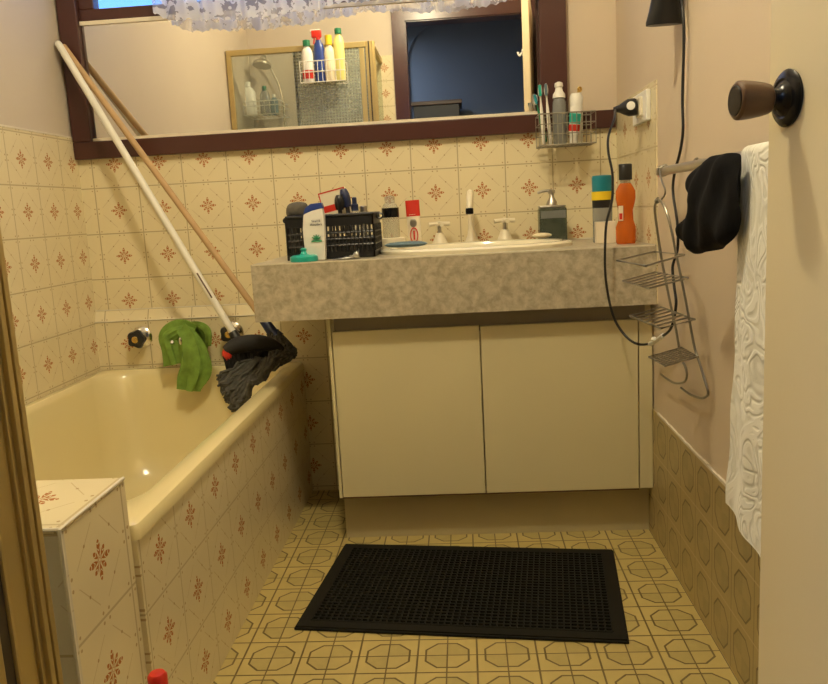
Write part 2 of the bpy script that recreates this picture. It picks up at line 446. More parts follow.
# ------------------------------------------------------------------ window: brown frame, mirror sheet on its lower light
b = bmesh.new(); fy = -.024
box(b, (XL+.001, fy, wz0-.059), (wx1+.083, .03, wz0-.004), .003)
box(b, (XL+.001, fy, wz0-.004), (wx0, .03, wz1+.06), .003)
box(b, (wx1, fy, wz0-.004), (wx1+.083, .03, wz1+.06), .003)
box(b, (wx0, fy, wz1), (wx1, .03, wz1+.06), .003)
win = struct('window_1', b, 'brown')
o = obj('sill_board', B((wx1+.083, fy+.004, wz0-.058), (XR-.008, -.001, wz0-.004), .002), 'brown', win)
b = bmesh.new()
zs0, zs1 = 1.582, 1.618
box(b, (wx0, -.004, zs0), (wx1, .04, zs1), .003); box(b, (wx0, -.004, zs1), (wx0+.05, .04, wz1), .003)
box(b, (wx1-.05, -.004, zs1), (wx1, .04, wz1), .003); box(b, (wx0, -.004, wz1-.05), (wx1, .04, wz1), .003)
for xx in (-.80, .03): box(b, (xx-.022, -.002, zs1), (xx+.022, .038, wz1-.05), .003)
sash = obj('sash', b, 'brown', win)
obj('pane', B((wx0+.03, .018, zs1-.01), (wx1-.03, .022, wz1-.03)), 'pane', sash)
b = bmesh.new(); box(b, (wx0, -.010, wz0-.004), (wx1, .004, wz0+.006)); box(b, (wx0, -.0075, zs0-.012), (wx1, .002, zs0))
obj('cream_beading', b, 'cream_edge', win)
obj('backing', B((wx0-.004, .006, wz0-.004), (wx1+.004, .03, zs0)), 'brown', win)
mi = obj('wall_mirror', B((wx0+.002, 0.0, wz0+.004), (wx1-.008, .005, zs0-.004)), 'mirror')
tag(mi, 'long frameless mirror sheet fitted in the lower part of the brown window', 'mirror')
# lace valance
la = bmesh.new(); nx, nz = 360, 40; x0v, x1v = -.845, .325
G = []
for i in range(nx+1):
    x = x0v+(x1v-x0v)*i/nx; t = (x-x0v)/(x1v-x0v)
    hem = F0+.556+.022*t - .012*math.sin(min(1, t*3)*PI)*1 + .010*math.sin(t*14) + (.03*(1-min(1, t/.06)) if t < .06 else 0)
    hem += .006*abs(math.sin(x*PI/.024))
    col = []
    for j in range(nz+1):
        s = j/nz; z = hem+(2.02-hem)*s
        w = .014*(1-.3*s)
        y = -.072 + w*math.sin(x*52+.8*math.sin(x*9)) + .006*math.sin(x*131+s*2)
        col.append(la.verts.new((x+.006*math.sin(x*52+1.5), y, z)))
    G.append(col)
for i in range(nx):
    for j in range(nz): la.faces.new((G[i][j], G[i+1][j], G[i+1][j+1], G[i][j+1]))
val = thing('lace_valance', 'gathered white lace valance hanging over the top of the brown window', 'curtain', (-.26, -.07, 2.02))
obj('lace', la, 'lace', val, True)
b = bmesh.new(); tube(b, [(wx0-.04, -.07, 2.025), (wx1+.05, -.07, 2.025)], .007, 10)
for xx in (wx0-.03, wx1+.04): tube(b, [(xx, -.07, 2.025), (xx, -.02, 2.025)], .005, 8)
obj('curtain_rod', b, 'white', val, True)

# ------------------------------------------------------------------ bath
def rrect(x0, x1, y0, y1, r, z, n=8):
    out = []
    for cx, cy, a0 in ((x1-r, y1-r, 0), (x0+r, y1-r, PI/2), (x0+r, y0+r, PI), (x1-r, y0+r, 3*PI/2)):
        for k in range(n+1):
            a = a0+PI/2*k/n; out.append(Vector((cx+r*math.cos(a), cy+r*math.sin(a), z)))
    return out
tb = bmesh.new(); yF, yN = -.019, -1.408; xo = -.467; xi0 = XL+.001
loops = [rrect(xi0, xo, yN, yF, .012, .428), rrect(xi0, xo, yN, yF, .012, .444), rrect(xi0+.002, xo-.004, yN+.002, yF-.002, .014, .453), rrect(xi0+.006, xo-.012, yN+.006, yF-.006, .02, .456),
         rrect(xi0+.030, -.512, yN+.07, yF-.028, .10, .456), rrect(xi0+.036, -.520, yN+.078, yF-.034, .11, .450), rrect(xi0+.042, -.527, yN+.085, yF-.04, .12, .435),
         rrect(xi0+.056, -.540, yN+.13, yF-.055, .13, .33), rrect(xi0+.075, -.556, yN+.20, yF-.08, .14, .19), rrect(xi0+.095, -.575, yN+.25, yF-.10, .14, .12),
         rrect(xi0+.13, -.61, yN+.30, yF-.14, .12, .088), rrect(xi0+.2, -.68, yN+.38, yF-.22, .10, .08)]
VL = [[tb.verts.new(p) for p in L] for L in loops]
for A, Bq in zip(VL, VL[1:]):
    n = len(A)
    for k in range(n): tb.faces.new((A[k], A[(k+1) % n], Bq[(k+1) % n], Bq[k]))
tb.faces.new(VL[-1])
bt = thing('bathtub', 'cream yellow built-in bathtub against the left wall', 'bathtub', (-.81, -.71, 0))
obj('basin', tb, 'tub', bt, True)
b = bmesh.new(); lathe(b, [(.0, 0), (.030, 0), (.030, .004), (.022, .006), (.020, .002), (0, .002)], (-.84, -.28, .0805), 24, cap=False); obj('drain', b, 'chrome', bt, True)
o = obj('bath_panel', B((-.492, -1.408, 0), (-.4715, -.0185, .4275)), 'tile_panel', bt)
o['label'] = 'tiled side panel below the cream rim'
pt = thing('tiled_partition', 'low tiled partition block at the near end of the bathtub', 'partition', (-.82, -1.52, 0))
obj('side', B((-.488, -1.607, 0), (-.480, -1.409, .53)), 'tile_hob', pt)
obj('end_face', B((XL+.001, -1.617, 0), (-.480, -1.607, .53)), 'tile_hobfront_shaded', pt)
obj('core', B((XL+.001, -1.607, 0), (-.488, -1.409, .53)), 'cream_edge', pt)
obj('top', B((XL+.001, -1.617, .53), (-.480, -1.409, .537), .002), 'tile_hobtop', pt)
b = bmesh.new(); tube(b, [(-.4805, -1.6165, 0), (-.4805, -1.6165, .536), (-.4805, -1.41, .536)], .003, 6); tube(b, [(XL+.01, -1.6165, .536), (-.4805, -1.6165, .536)], .003, 6); obj('edge_grout', b, 'caulk', pt)

# bath taps and spout
def bath_tap(px, py, label):
    c = at(px, py, 1, -.0185); t = thing('bath_tap', label, 'tap', tuple(c), 'bath taps on the tiled ledge')
    b = bmesh.new(); lathe(b, [(.036, 0), (.036, .003), (.030, .008), (.020, .012), (.016, .030)], c, 28, (0, -1, 0)); obj('flange', b, 'chrome', t, True)
    b = bmesh.new(); prof = []
    seg = 40; cc = c+Vector((0, -.028, 0))
    rings = []
    for r, h in ((.014, 0), (.026, .004), (.030, .014), (.027, .026), (.016, .030)):
        rings.append([b.verts.new(cc+Vector((math.cos(2*PI*k/seg)*r*(1+.10*math.cos(5*2*PI*k/seg)), -h, math.sin(2*PI*k/seg)*r*(1+.10*math.cos(5*2*PI*k/seg))))) for k in range(seg)])
    for A, Bq in zip(rings, rings[1:]):
        for k in range(seg): b.faces.new((A[k], A[(k+1) % seg], Bq[(k+1) % seg], Bq[k]))
    b.faces.new(rings[0]); b.faces.new(rings[-1]); knb = obj('knob', b, 'black', t, True)
    b = bmesh.new(); lathe(b, [(.011, 0), (.011, .003), (.008, .005)], cc+Vector((0, -.030, 0)), 20, (0, -1, 0)); obj('badge', b, 'brass', knb, True)
bath_tap(142, 337, 'black knobbed chrome bath tap left of the green cloth')
bath_tap(233, 332, 'black knobbed chrome bath tap right of the green cloth, behind the white broom handle')
c = at(182, 332, 1, -.0185); sp = thing('bath_spout', 'short chrome bath spout under the green cloth', 'tap', tuple(c))
b = bmesh.new(); lathe(b, [(.026, 0), (.026, .004), (.016, .010)], c, 24, (0, -1, 0)); obj('flange', b, 'chrome', sp, True)
b = bmesh.new(); tube(b, crom([c+Vector((0, -.005, 0)), c+Vector((0, -.05, .004)), c+Vector((0, -.085, -.002)), c+Vector((0, -.10, -.025))], 6), .013, 14); obj('spout', b, 'chrome', sp, True)
# green cloth draped on the spout
def sweep_cloth(bm, path, w, d, rip=6, amp=.25, seg=36, phase=0.0, tw=0.0):
    P = crom(path, 7); n = len(P); R = []
    for i, p in enumerate(P):
        t = (P[min(i+1, n-1)]-P[max(i-1, 0)]).normalized(); yv = Vector((0, -1, 0)); side = t.cross(yv)
        side = side.normalized() if side.length > 1e-4 else Vector((1, 0, 0)); dep = side.cross(t).normalized()
        f = i/(n-1); ww = w(f); dd = d(f); ring = []
        for k in range(seg):
            a = 2*PI*k/seg; m_ = 1+amp*math.sin(rip*a+phase+tw*f)*(.75+.5*math.sin(f*7+a))+.08*math.sin(11*a+5*f) + .07*math.sin(3*a+9*f)
            ring.append(bm.verts.new(p+side*math.cos(a)*ww*m_+dep*math.sin(a)*dd*m_))
        R.append(ring)
    for A, Bq in zip(R, R[1:]):
        for k in range(seg): bm.faces.new((A[k], A[(k+1) % seg], Bq[(k+1) % seg], Bq[k]))
    bm.faces.new(R[0][::-1]); bm.faces.new(R[-1])
b = bmesh.new()
Y = -.115
q = lambda a, c_, y=Y: at(a, c_, 1, y)
sweep_cloth(b, [q(175, 364), q(171, 350), q(168, 338), q(175, 331), q(186, 328, -.10), q(196, 331, -.10)], lambda f: .020+.011*(1-f), lambda f: .012+.006*math.sin(f*PI), 5, .30)
sweep_cloth(b, [q(181, 329), q(188, 338, -.12), q(192, 352, -.125), q(193, 368, -.125), q(190, 380, -.12), q(189, 390, -.12)], lambda f: .022+.019*math.sin(min(1, f*1.05)*PI*.8), lambda f: .013+.006*math.sin(f*PI), 5, .34, phase=1.3, tw=4)
sweep_cloth(b, [q(184, 327, -.09), q(197, 326, -.08), q(206, 332, -.085), q(207, 346, -.09)], lambda f: .012+.004*math.sin(f*PI), lambda f: .016, 5, .2, phase=.4)
sweep_cloth(b, [q(196, 330, -.07), q(202, 338, -.06), q(203, 352, -.06)], lambda f: .016, lambda f: .008, 5, .2)
tag(obj('cleaning_cloth', b, 'green', None, True, origin=tuple(q(184, 350, -.1))), 'green microfibre cloth draped over the bath spout', 'cloth')
b = bmesh.new(); ell(b, q(180.5, 341, -.142), (.006, .006, .013)); tag(obj('spout_tip_cap', b, 'chrome', sp, True), 'small chrome tip showing between the cloth folds', 'tap') if False else obj('tip', b, 'chrome', sp, True)

# ------------------------------------------------------------------ broom and mop leaning in the corner
A = Vector((-1.157, -.062, .521+F0)); Bw = at(241, 346, 1, -.27)
br = thing('broom', 'white handled broom with a black head leaning across the bath corner', 'broom', tuple(Bw))
b = bmesh.new(); tube(b, [A, Bw], .011, 14); ell(b, A, (.011, .011, .011), 12); obj('handle', b, 'handle_white', br, True)
P = A+(Bw-A)*.765; Q_ = A+(Bw-A)*.845
off = (CAM-P).normalized()*.0102
b = bmesh.new(); tube(b, [P+off, Q_+off], .0028, 6); obj('hanging_slot', b, 'darkwood', br)
b = bmesh.new(); tube(b, [Bw+(A-Bw).normalized()*.05, Bw-(A-Bw).normalized()*.03], .017, 14, radii=[.014, .019]); obj('socket', b, 'black', br, True)
hc = [at(226, 352, 1, -.33), at(236, 346, 1, -.32), at(252, 343, 1, -.30), at(268, 344, 1, -.28), at(281, 350, 1, -.25)]
b = bmesh.new(); hp = crom(hc, 6); tube(b, hp, .02, 14, radii=[.012+.014*math.sin(PI*min(1, .12+i/(len(hp)-1)*.85)) for i in range(len(hp))]); obj('head', b, 'bristle', br, True)
b = bmesh.new(); ell(b, at(227, 354, 1, -.335), (.015, .013, .020)); obj('bumper', b, 'red', br, True)
b = bmesh.new()
for i in range(260):
    f = random.random(); p = hp[int(f*(len(hp)-1))]; p = p+Vector((random.uniform(-.008, .008), random.uniform(-.015, .015), -.01))
    e = at(230+42*f+random.uniform(-3, 3), 374+random.uniform(-7, 5)-12*f, 1, -.33+.08*f)
    tube(b, [p, (p+e)/2+Vector((0, -.006, .004)), e], .0022, 4)
obj('bristles', b, 'bristle', br)
Am = Vector((-1.150, -.042, .515+F0)); Bm = at(273, 333, 1, -.17)
mp = thing('mop', 'string mop with a wooden handle and blue socket resting on the bath rim', 'mop', tuple(Bm))
k_ = Bm+(Am-Bm).normalized()*.05
b = bmesh.new(); tube(b, [Am, k_], .0103, 14); ell(b, Am, (.0103, .0103, .0103), 12); obj('handle', b, 'wood', mp, True)
b = bmesh.new(); tube(b, [k_+(Am-Bm).normalized()*.012, Bm, Bm-(Am-Bm).normalized()*.02], .016, 14, radii=[.014, .018, .026]); obj('socket', b, 'navy', mp, True)
b = bmesh.new()
for i in range(210):
    u = random.random(); v = random.random()
    s0 = Bm+Vector((random.uniform(-.014, .016), random.uniform(-.014, .012), random.uniform(-.014, .004)))
    ou = at(276+19*v, 343+11*v, 1, -.19-.05*u)
    if u < .55: e2 = (219+14*u/.55, 380+29*u/.55)
    else: e2 = (233+27*(u-.55)/.45, 409-19*(u-.55)/.45)
    mid = at((e2[0]+ou.x*0+284)/2+random.uniform(-4, 4), (e2[1]+350)/2-6+random.uniform(-5, 5), 1, -.29-.05*u)
    end = at(e2[0]+random.uniform(-3, 3), e2[1]+random.uniform(-6, 3), 1, -.35-.04*u+random.uniform(-.02, .01))
    end.x = min(end.x, -.54)
    pts = crom([s0, ou, mid, end], 7)
    pts = [p_+Vector((.005*math.sin(j*1.7+i), .005*math.cos(j*1.3+i), .005*math.sin(j*2.1+i*2))) for j, p_ in enumerate(pts)]
    for p_ in pts:
        if p_.x > -.56 and p_.z < .464: p_.z = .464+random.random()*.012
    tube(b, pts, .0045, 5, radii=[.0046*(1+.28*math.sin(j*2.6+i)) for j in range(len(pts))])
obj('strings', b, 'mopcord', mp, True)

# ------------------------------------------------------------------ vanity counter
ct = .813; cyf = -.515; cxl = -.486
SX, SY, SRX, SRY = .116, -.285, .257, .170      # basin opening
b = bmesh.new(); N = 96
def ringrect(k):
    a = 2*PI*k/N; dx, dy = math.cos(a), math.sin(a)
    # project the direction on the rectangle edge
    x0, x1, y0, y1 = cxl, XR-.004, cyf, -.001
    ts = []
    if dx > 1e-9: ts.append((x1-SX)/dx)
    if dx < -1e-9: ts.append((x0-SX)/dx)
    if dy > 1e-9: ts.append((y1-SY)/dy)
    if dy < -1e-9: ts.append((y0-SY)/dy)
    t = min(ts); return SX+dx*t, SY+dy*t
CORN = {}
for cx_, cy_ in ((cxl, cyf), (cxl, -.001), (XR-.004, cyf), (XR-.004, -.001)):
    CORN[round(math.atan2(cy_-SY, cx_-SX)/(2*PI)*N) % N] = (cx_, cy_)
for z_, fl in ((ct, 1), (ct-.03, -1)):
    O = []; I = []
    for k in range(N):
        x, y = CORN.get(k) or ringrect(k); a = 2*PI*k/N
        O.append(b.verts.new((x, y, z_))); I.append(b.verts.new((SX+SRX*math.cos(a), SY+SRY*math.sin(a), z_)))
    for k in range(N): b.faces.new((O[k], O[(k+1) % N], I[(k+1) % N], I[k]))
    if fl == 1: O1, I1 = O, I
for k in range(N):
    b.faces.new((O1[k], O1[(k+1) % N], O[(k+1) % N], O[k])); b.faces.new((I1[k], I1[(k+1) % N], I[(k+1) % N], I[k]))
# square corners left out by the fan
box(b, (cxl, cyf, .659), (XR-.004, cyf+.022, ct-.0301)); box(b, (cxl, cyf+.0221, .659), (cxl+.02, -.001, ct-.0301))
cn = thing('vanity_counter', 'mottled stone-look vanity countertop with a deep front edge', 'counter', (.05, -.26, .66))
obj('worktop', b, 'laminate', cn)
b = bmesh.new()
for i in range(46):
    x = cxl+.003+(XR-cxl-.01)*i/46; box(b, (x, cyf-.0008, ct-.0022-random.uniform(0, .0012)), (x+.0228, cyf+.0015, ct+.0006))
obj('edge_strip', b, 'caulk', cn)
o = obj('back_sealant', B((cxl, -.006, ct), (XR-.006, -.0008, ct+.004)), 'caulk', cn)
# basin
b = bmesh.new(); prof = [(1.075, .0, 1.10), (1.08, .009, 1.11), (1.06, .014, 1.075), (1.0, .0155, 1.02), (.955, .012, .95), (.93, .002, .92), (.90, -.03, .88), (.80, -.08, .78), (.58, -.115, .56), (.25, -.128, .25), (.09, -.13, .12)]
R = []
for fx, h, fy_ in prof: R.append([b.verts.new((SX+SRX*fx*math.cos(2*PI*k/64), SY+SRY*fy_*math.sin(2*PI*k/64), ct+h)) for k in range(64)])
for A_, B_ in zip(R, R[1:]):
    for k in range(64): b.faces.new((A_[k], A_[(k+1) % 64], B_[(k+1) % 64], B_[k]))
b.faces.new(R[-1])
sk = thing('sink', 'ivory oval inset sink in the vanity countertop', 'sink', (SX, SY, ct))
obj('bowl', b, 'sink', sk, True)
b = bmesh.new(); lathe(b, [(.02, 0), (.022, .003), (.012, .004)], (SX, SY, ct-.1295), 20); obj('plughole', b, 'chrome', sk, True)
# taps on the counter
def basin_tap(px, label):
    c = at(px, 241, 1, -.058); c.z = ct+.0005
    t = thing('basin_tap', label, 'tap', tuple(c), 'ivory basin taps')
    b = bmesh.new(); lathe(b, [(.031, 0), (.0315, .005), (.024, .014), (.017, .030), (.012, .045)], c, 28); skt = obj('skirt', b, 'ivory', t, True)
    b = bmesh.new(); lathe(b, [(.0325, 0), (.0325, .0035)], c+Vector((0, 0, -.0002)), 28); obj('ring', b, 'brass', skt, True)
    b = bmesh.new(); lathe(b, [(.006, .044), (.006, .066), (.010, .070)], c, 16); obj('spindle', b, 'steel', t, True)
    b = bmesh.new()
    for d in (Vector((1, .25, 0)), Vector((-.25, 1, 0))):
        d.normalize(); tube(b, [c+Vector((0, 0, .072))-d*.033, c+Vector((0, 0, .075)), c+Vector((0, 0, .072))+d*.033], .006, 10, radii=[.0075, .0055, .0075])
    lathe(b, [(.012, .066), (.013, .074), (.009, .080), (.003, .082)], c, 20)
    obj('cross_handle', b, 'ivory', t, True)
basin_tap(440, 'left ivory cross-handle basin tap beside the red toothpaste tube')
basin_tap(505, 'right ivory cross-handle basin tap left of the soap dispenser')
c = at(472, 241, 1, -.060); c.z = ct+.0005
t = thing('basin_spout', 'tall ivory gooseneck spout between the two basin taps', 'tap', tuple(c))
b = bmesh.new(); lathe(b, [(.030, 0), (.030, .005), (.021, .014), (.014, .032), (.011, .05)], c, 28); obj('skirt', b, 'ivory', t, True)
b = bmesh.new(); pth = crom([c+Vector(p) for p in ((0, 0, .04), (0, 0, .10), (0, -.004, .140), (0, -.03, .163), (-.002, -.07, .160), (-.004, -.10, .138), (-.005, -.112, .115))], 7); tube(b, pth, .0095, 16); obj('gooseneck', b, 'ivory', t, True)
b = bmesh.new(); e = c+Vector((-.005, -.112, .117)); lathe(b, [(.011, 0), (.012, -.004), (.012, -.016), (.009, -.018)], e, 20); obj('aerator', b, 'bronze', t, True)

# ------------------------------------------------------------------ vanity cabinet
cx0, cx1 = -.300, XR-.004
vc = thing('vanity_cabinet', 'cream double-door vanity cabinet under the stone-look countertop', 'cabinet', (.14, -.23, 0))
b = bmesh.new(); box(b, (cx0+.016, -.452, .14), (cx1, -.012, .156)); box(b, (cx0, -.456, .14), (cx0+.016, -.012, .657)); box(b, (cx1-.016, -.452, .14), (cx1, -.012, .657)); box(b, (cx0+.016, -.02, .156), (cx1-.016, -.012, .657)); 
obj('carcass', b, 'cabinet', vc)
obj('top_rail', B((cx0+.016, -.452, .60), (cx1-.016, -.43, .657)), 'cab_in', vc)
obj('side_stile', B((cx0, -.4725, .14), (cx0+.009, -.456, .657), .001), 'cabinet', vc)
obj('door', B((cx0+.0115, -.472, .142), (.1135, -.454, .617), .0015), 'cabinet', vc)
obj('door', B((.1165, -.472, .142), (.5365, -.454, .615), .0015), 'cabinet', vc)
obj('filler_panel', B((.5395, -.470, .142), (cx1, -.453, .617), .001), 'cabinet', vc)
obj('kickboard', B((-.296, -.422, .0), (cx1, -.406, .139)), 'kick', vc)
b = bmesh.new(); box(b, (cx0+.0115, -.4728, .139), (.5365, -.4545, .1425)); obj('dark_bottom_edge', b, 'darkwood', vc)  # thin dark strip along the bottom edge of the doors
for xx in (-.02, .30): pass

# ------------------------------------------------------------------ rubber mat
mt = bmesh.new(); W, D = .745, .458
box(mt, (-W/2, -D/2, 0), (W/2, D/2, .006), .002)
fr = .032
for a, c_ in (((-W/2+.004, -D/2+.004), (W/2-.004, -D/2+fr)), ((-W/2+.004, D/2-fr), (W/2-.004, D/2-.004)), ((-W/2+.004, -D/2+fr), (-W/2+fr, D/2-fr)), ((W/2-fr, -D/2+fr), (W/2-.004, D/2-fr))):
    box(mt, (*a, .005), (*c_, .009))
nx_ = 46; ny_ = 28
for i in range(nx_+1):
    x = -W/2+fr+(W-2*fr)*i/nx_; box(mt, (x-.0018, -D/2+fr, .005), (x+.0018, D/2-fr, .0105))
for i in range(ny_+1):
    y = -D/2+fr+(D-2*fr)*i/ny_; box(mt, (-W/2+fr, y-.0018, .005), (W/2-fr, y+.0018, .0098))
o = obj('floor_mat', mt, 'rubber'); o.location = (.0515, -.752, .0005); o.rotation_euler = (0, 0, -.113)
tag(o, 'black rubber floor mat with a ridged grid, in front of the vanity', 'mat')

# ------------------------------------------------------------------ red-capped bottle on the floor at the bottom edge
c = Vector((-.404, -1.538, 0)); t = thing('cleaning_bottle', 'bottle with a red cap at the bottom edge of the picture, beside the bath panel', 'bottle', tuple(c))
b = bmesh.new(); lathe(b, [(.036, 0), (.04, .006), (.04, .15), (.034, .175), (.016, .21), (.014, .242)], c, 28); obj('body', b, 'white', t, True)
b = bmesh.new(); lathe(b, [(.0135, .241), (.0145, .243), (.0145, .270), (.011, .2745), (.003, .2755)], c, 28); obj('cap', b, 'red', t, True)

# ------------------------------------------------------------------ the open door, knob, hook
dd = Vector((.118, -.993, 0)); dn = Vector((-.993, -.118, 0)); E0 = Vector((.4265, -1.659, 0)); Wd = .735
def dP(s, n, z): return E0+dd*s+dn*n+Vector((0, 0, z))
b = bmesh.new()
vs = []
for z in (.012, 2.03):
    for s, n in ((0, 0), (Wd, 0), (Wd, -.036), (0, -.036)): vs.append(b.verts.new(dP(s, n, z)))
for f in ((0, 1, 2, 3), (4, 5, 6, 7), (0, 1, 5, 4), (1, 2, 6, 5), (2, 3, 7, 6), (3, 0, 4, 7)): b.faces.new([vs[i] for i in f])
es = [e for e in b.edges]; bmesh.ops.bevel(b, geom=es, offset=.002, segments=2, affect='EDGES')
dr = obj('door_1', b, 'door'); dr['kind'] = 'structure'
kc = at(792, 98, 0, .435); s_ = (kc-E0).dot(dd); kc = dP(s_, 0, kc.z)
b = bmesh.new(); lathe(b, [(.029, 0), (.030, .003), (.027, .006), (.021, .008), (.019, .007), (.015, .010), (.011, .014), (.010, .020), (.012, .023)], kc, 36, dn); obj('rosette', b, 'bronze', dr, True)
b = bmesh.new(); lathe(b, [(.011, .020), (.0155, .023), (.0175, .030), (.0195, .042), (.0205, .053), (.0203, .056), (.0175, .0585), (.010, .0588)], kc, 36, dn)
kn = obj('door_knob', b, 'darkwood', dr, True)
b = bmesh.new(); lathe(b, [(.016, .0586), (.015, .0596), (.001, .0598)], kc, 30, dn); obj('knob_face', b, 'bronze', kn, True)
obj('latch_plate', (lambda q_: q_)(xform(B((-.0006, -.011, -.03), (.0006, .011, .03)), Matrix.Translation(dP(-.0005, -.018, kc.z)) @ Matrix(((dd.x, -dn.x, 0, 0), (dd.y, -dn.y, 0, 0), (0, 0, 1, 0), (0, 0, 0, 1))))), 'brass', dr)
hk = dP(.03, 0, 1.70)
b = bmesh.new(); lathe(b, [(.016, 0), (.016, .004), (.010, .006)], hk, 20, dn, sy=2.0); tube(b, crom([hk+dn*.004, hk+dn*.018+Vector((0, 0, -.014)), hk+dn*.026+Vector((0, 0, .004))], 5), .005, 10)
tag(obj('robe_hook', b, 'white', None, True, origin=tuple(hk)), 'small white hook high on the open door, seen in the mirror', 'hook')

# ------------------------------------------------------------------ outlet, plug, cord, hair dryer
ow = thing('power_outlet', 'white wall power outlet above the right end of the vanity', 'outlet', (XR-.003, -.38, 1.17))
obj('plate', B((XR-.016, -.462, 1.130), (XR-.003, -.300, 1.208), .003), 'white', ow)
obj('switch', B((XR-.020, -.335, 1.160), (XR-.015, -.320, 1.182), .002), 'ivory', ow)
obj('socket_face', B((XR-.024, -.425, 1.145), (XR-.015, -.375, 1.195), .003), 'ivory', ow)
pl = Vector((XR-.026, -.400, 1.172))
dv = Vector((-1, .22, -.05)).normalized()
CORD = [pl+dv*.055, at(614, 120, 1, -.47), at(608.5, 136, 1, -.50), at(608.3, 152, 1, -.53), at(612.4, 174, 1, -.545), at(612, 200, 1, -.55), at(606.5, 223, 1, -.555), at(605, 252, 1, -.56), at(606, 281, 1, -.56), at(612.6, 314, 1, -.56), at(623, 333, 1, -.57), at(636, 343.5, 1, -.60), at(650, 343.6, 0, .545), at(661, 337, 0, .545), at(671, 328, 0, .55), at(676, 305, 0, .555), at(674, 285, 0, .558), at(672.6, 267, 0, .56), at(677, 252, 0, .562), at(678, 238, 0, .562), at(677, 220, 0, .562), at(673, 192, 0, .565), at(674.6, 173, 0, .565), at(680, 152, 0, .567), at(683, 130, 0, .567), at(682.5, 97, 0, .567), at(684, 32, 0, .566), at(682, 0, 0, .564)]
top = CORD[-1]; CORD += [top+Vector((0, 0, .10)), top+Vector((-.012, 0, .20)), top+Vector((-.03, .01, .26))]
ps = thing('hair_dryer', 'black hair dryer hanging on the right wall with its cord plugged in', 'hair dryer', (.54, -.76, 1.33))
b = bmesh.new(); tube(b, crom(CORD, 8), .0032, 8); obj('cord', b, 'black', ps, True)
b = bmesh.new(); lathe(b, [(.020, 0), (.0225, .004), (.0225, .022), (.018, .032), (.010, .045), (.006, .06)], pl, 24, dv); plg = obj('plug', b, 'black', ps, True)
n_ = Vector((-.25, -1, .1)).normalized()
b = bmesh.new(); lathe(b, [(.011, 0), (.011, .003), (.002, .0035)], pl+dv*.014+n_*.0205, 18, n_); obj('plug_badge', b, 'white', plg, True)
b = bmesh.new(); w0 = at(650, 344, 0, .545); w1 = at(663, 335.5, 0, .545); tube(b, crom([w0, (w0+w1)/2+Vector((0, 0, -.002)), w1], 4), .006, 8); ell(b, (w0+w1)/2+Vector((-.006, 0, .002)), (.007, .010, .006), 12); obj('cord_tie', b, 'white', ps, True)
# nozzle, body, handle
nb_ = at(664, 25, 0, .536); ax = Vector((.05, -.02, 1)).normalized()
b = bmesh.new(); R = []
for h, rx, ry in ((0, .039, .014), (.006, .0395, .016), (.03, .034, .022), (.06, .029, .027), (.065, .031, .030)):
    R.append([b.verts.new(nb_+ax*h+Vector((math.cos(2*PI*k/28)*rx, math.sin(2*PI*k/28)*ry, 0))) for k in range(28)])
for A_, B_ in zip(R, R[1:]):
    for k in range(28): b.faces.new((A_[k], A_[(k+1) % 28], B_[(k+1) % 28], B_[k]))
b.faces.new(R[0]); b.faces.new(R[-1]); obj('nozzle', b, 'black', ps, True)
b = bmesh.new(); lathe(b, [(.031, .064), (.036, .09), (.038, .16), (.034, .20), (.022, .215), (.004, .217)], nb_, 28, ax); obj('barrel', b, 'navy', ps, True)
b = bmesh.new(); hs = nb_+ax*.15+Vector((0, -.03, 0)); tube(b, crom([hs, hs+Vector((0, -.05, .02)), hs+Vector((.005, -.12, .025))], 5), .017, 14); obj('handle', b, 'black', ps, True)
b = bmesh.new(); box(b, (XR-.012, nb_.y-.03, nb_.z+.08), (XR, nb_.y+.03, nb_.z+.16), .003); tube(b, [Vector((XR-.01, nb_.y, nb_.z+.12)), nb_+ax*.12], .008, 10)
tag(obj('dryer_bracket', b, 'white', None, origin=(XR-.006, nb_.y, nb_.z+.12)), 'wall bracket holding the black hair dryer at the top of the picture', 'bracket')

# ------------------------------------------------------------------ towel rail and what hangs on it
rz = .989; rx = .520
rail = thing('towel_rail', 'brushed steel towel rail on the right wall', 'towel rail', (rx, -1.2, rz))
b = bmesh.new(); tube(b, [(rx, -.800, rz), (rx, -1.72, rz)], .0095, 18); obj('bar', b, 'steel', rail, True)
b = bmesh.new(); tube(b, [(rx, -.795, rz), (rx, -.812, rz)], .0125, 18); obj('end_cap', b, 'steel', rail, True)
for y in (-.90, -1.66):
    b = bmesh.new(); tube(b, [(rx, y, rz), (XR-.004, y, rz)], .006, 12); lathe(b, [(.018, 0), (.018, .004), (.010, .006)], (XR, y, rz), 20, (-1, 0, 0)); obj('bracket', b, 'steel', rail, True)
b = bmesh.new(); tube(b, crom([at(694.5, 166, 0, .55), at(694.5, 160, 0, .56), at(697, 158.5, 0, .565), at(698, 163, 0, .57)], 4), .0022, 8); obj('hook', b, 'steel', rail, True)

# hanging wire caddy
def rp(a, b_, extra=0):
    f = max(0, min(1, (b_-200)/195)); return at(a, b_, 0, .498+.066*f+extra)
cd = thing('wire_caddy', 'four-shelf chrome wire caddy hanging crooked from the end of the towel rail', 'caddy', tuple(rp(655, 203)))
b = bmesh.new()
left = [(658, 198), (655, 205), (655.5, 218), (662, 261), (669, 297), (676, 330), (681, 357), (685, 366), (687, 375), (684, 382), (675, 383), (668, 379.5), (661, 374.5)]
right = [(657, 199), (663, 204), (669.5, 222), (677, 258), (686, 302), (694, 345), (699, 361), (704, 378), (708, 392), (706, 396.5), (701, 398), (691, 395), (681, 388)]
tube(b, crom([rp(*p) for p in left], 5), .0028, 8); tube(b, crom([rp(*p) for p in right], 5), .0028, 8)
ell(b, rp(657, 201), (.006, .006, .006), 10); obj('frame', b, 'wire', cd, True)
b = bmesh.new(); hb = Vector((rx-.006, -.835, rz+.011))
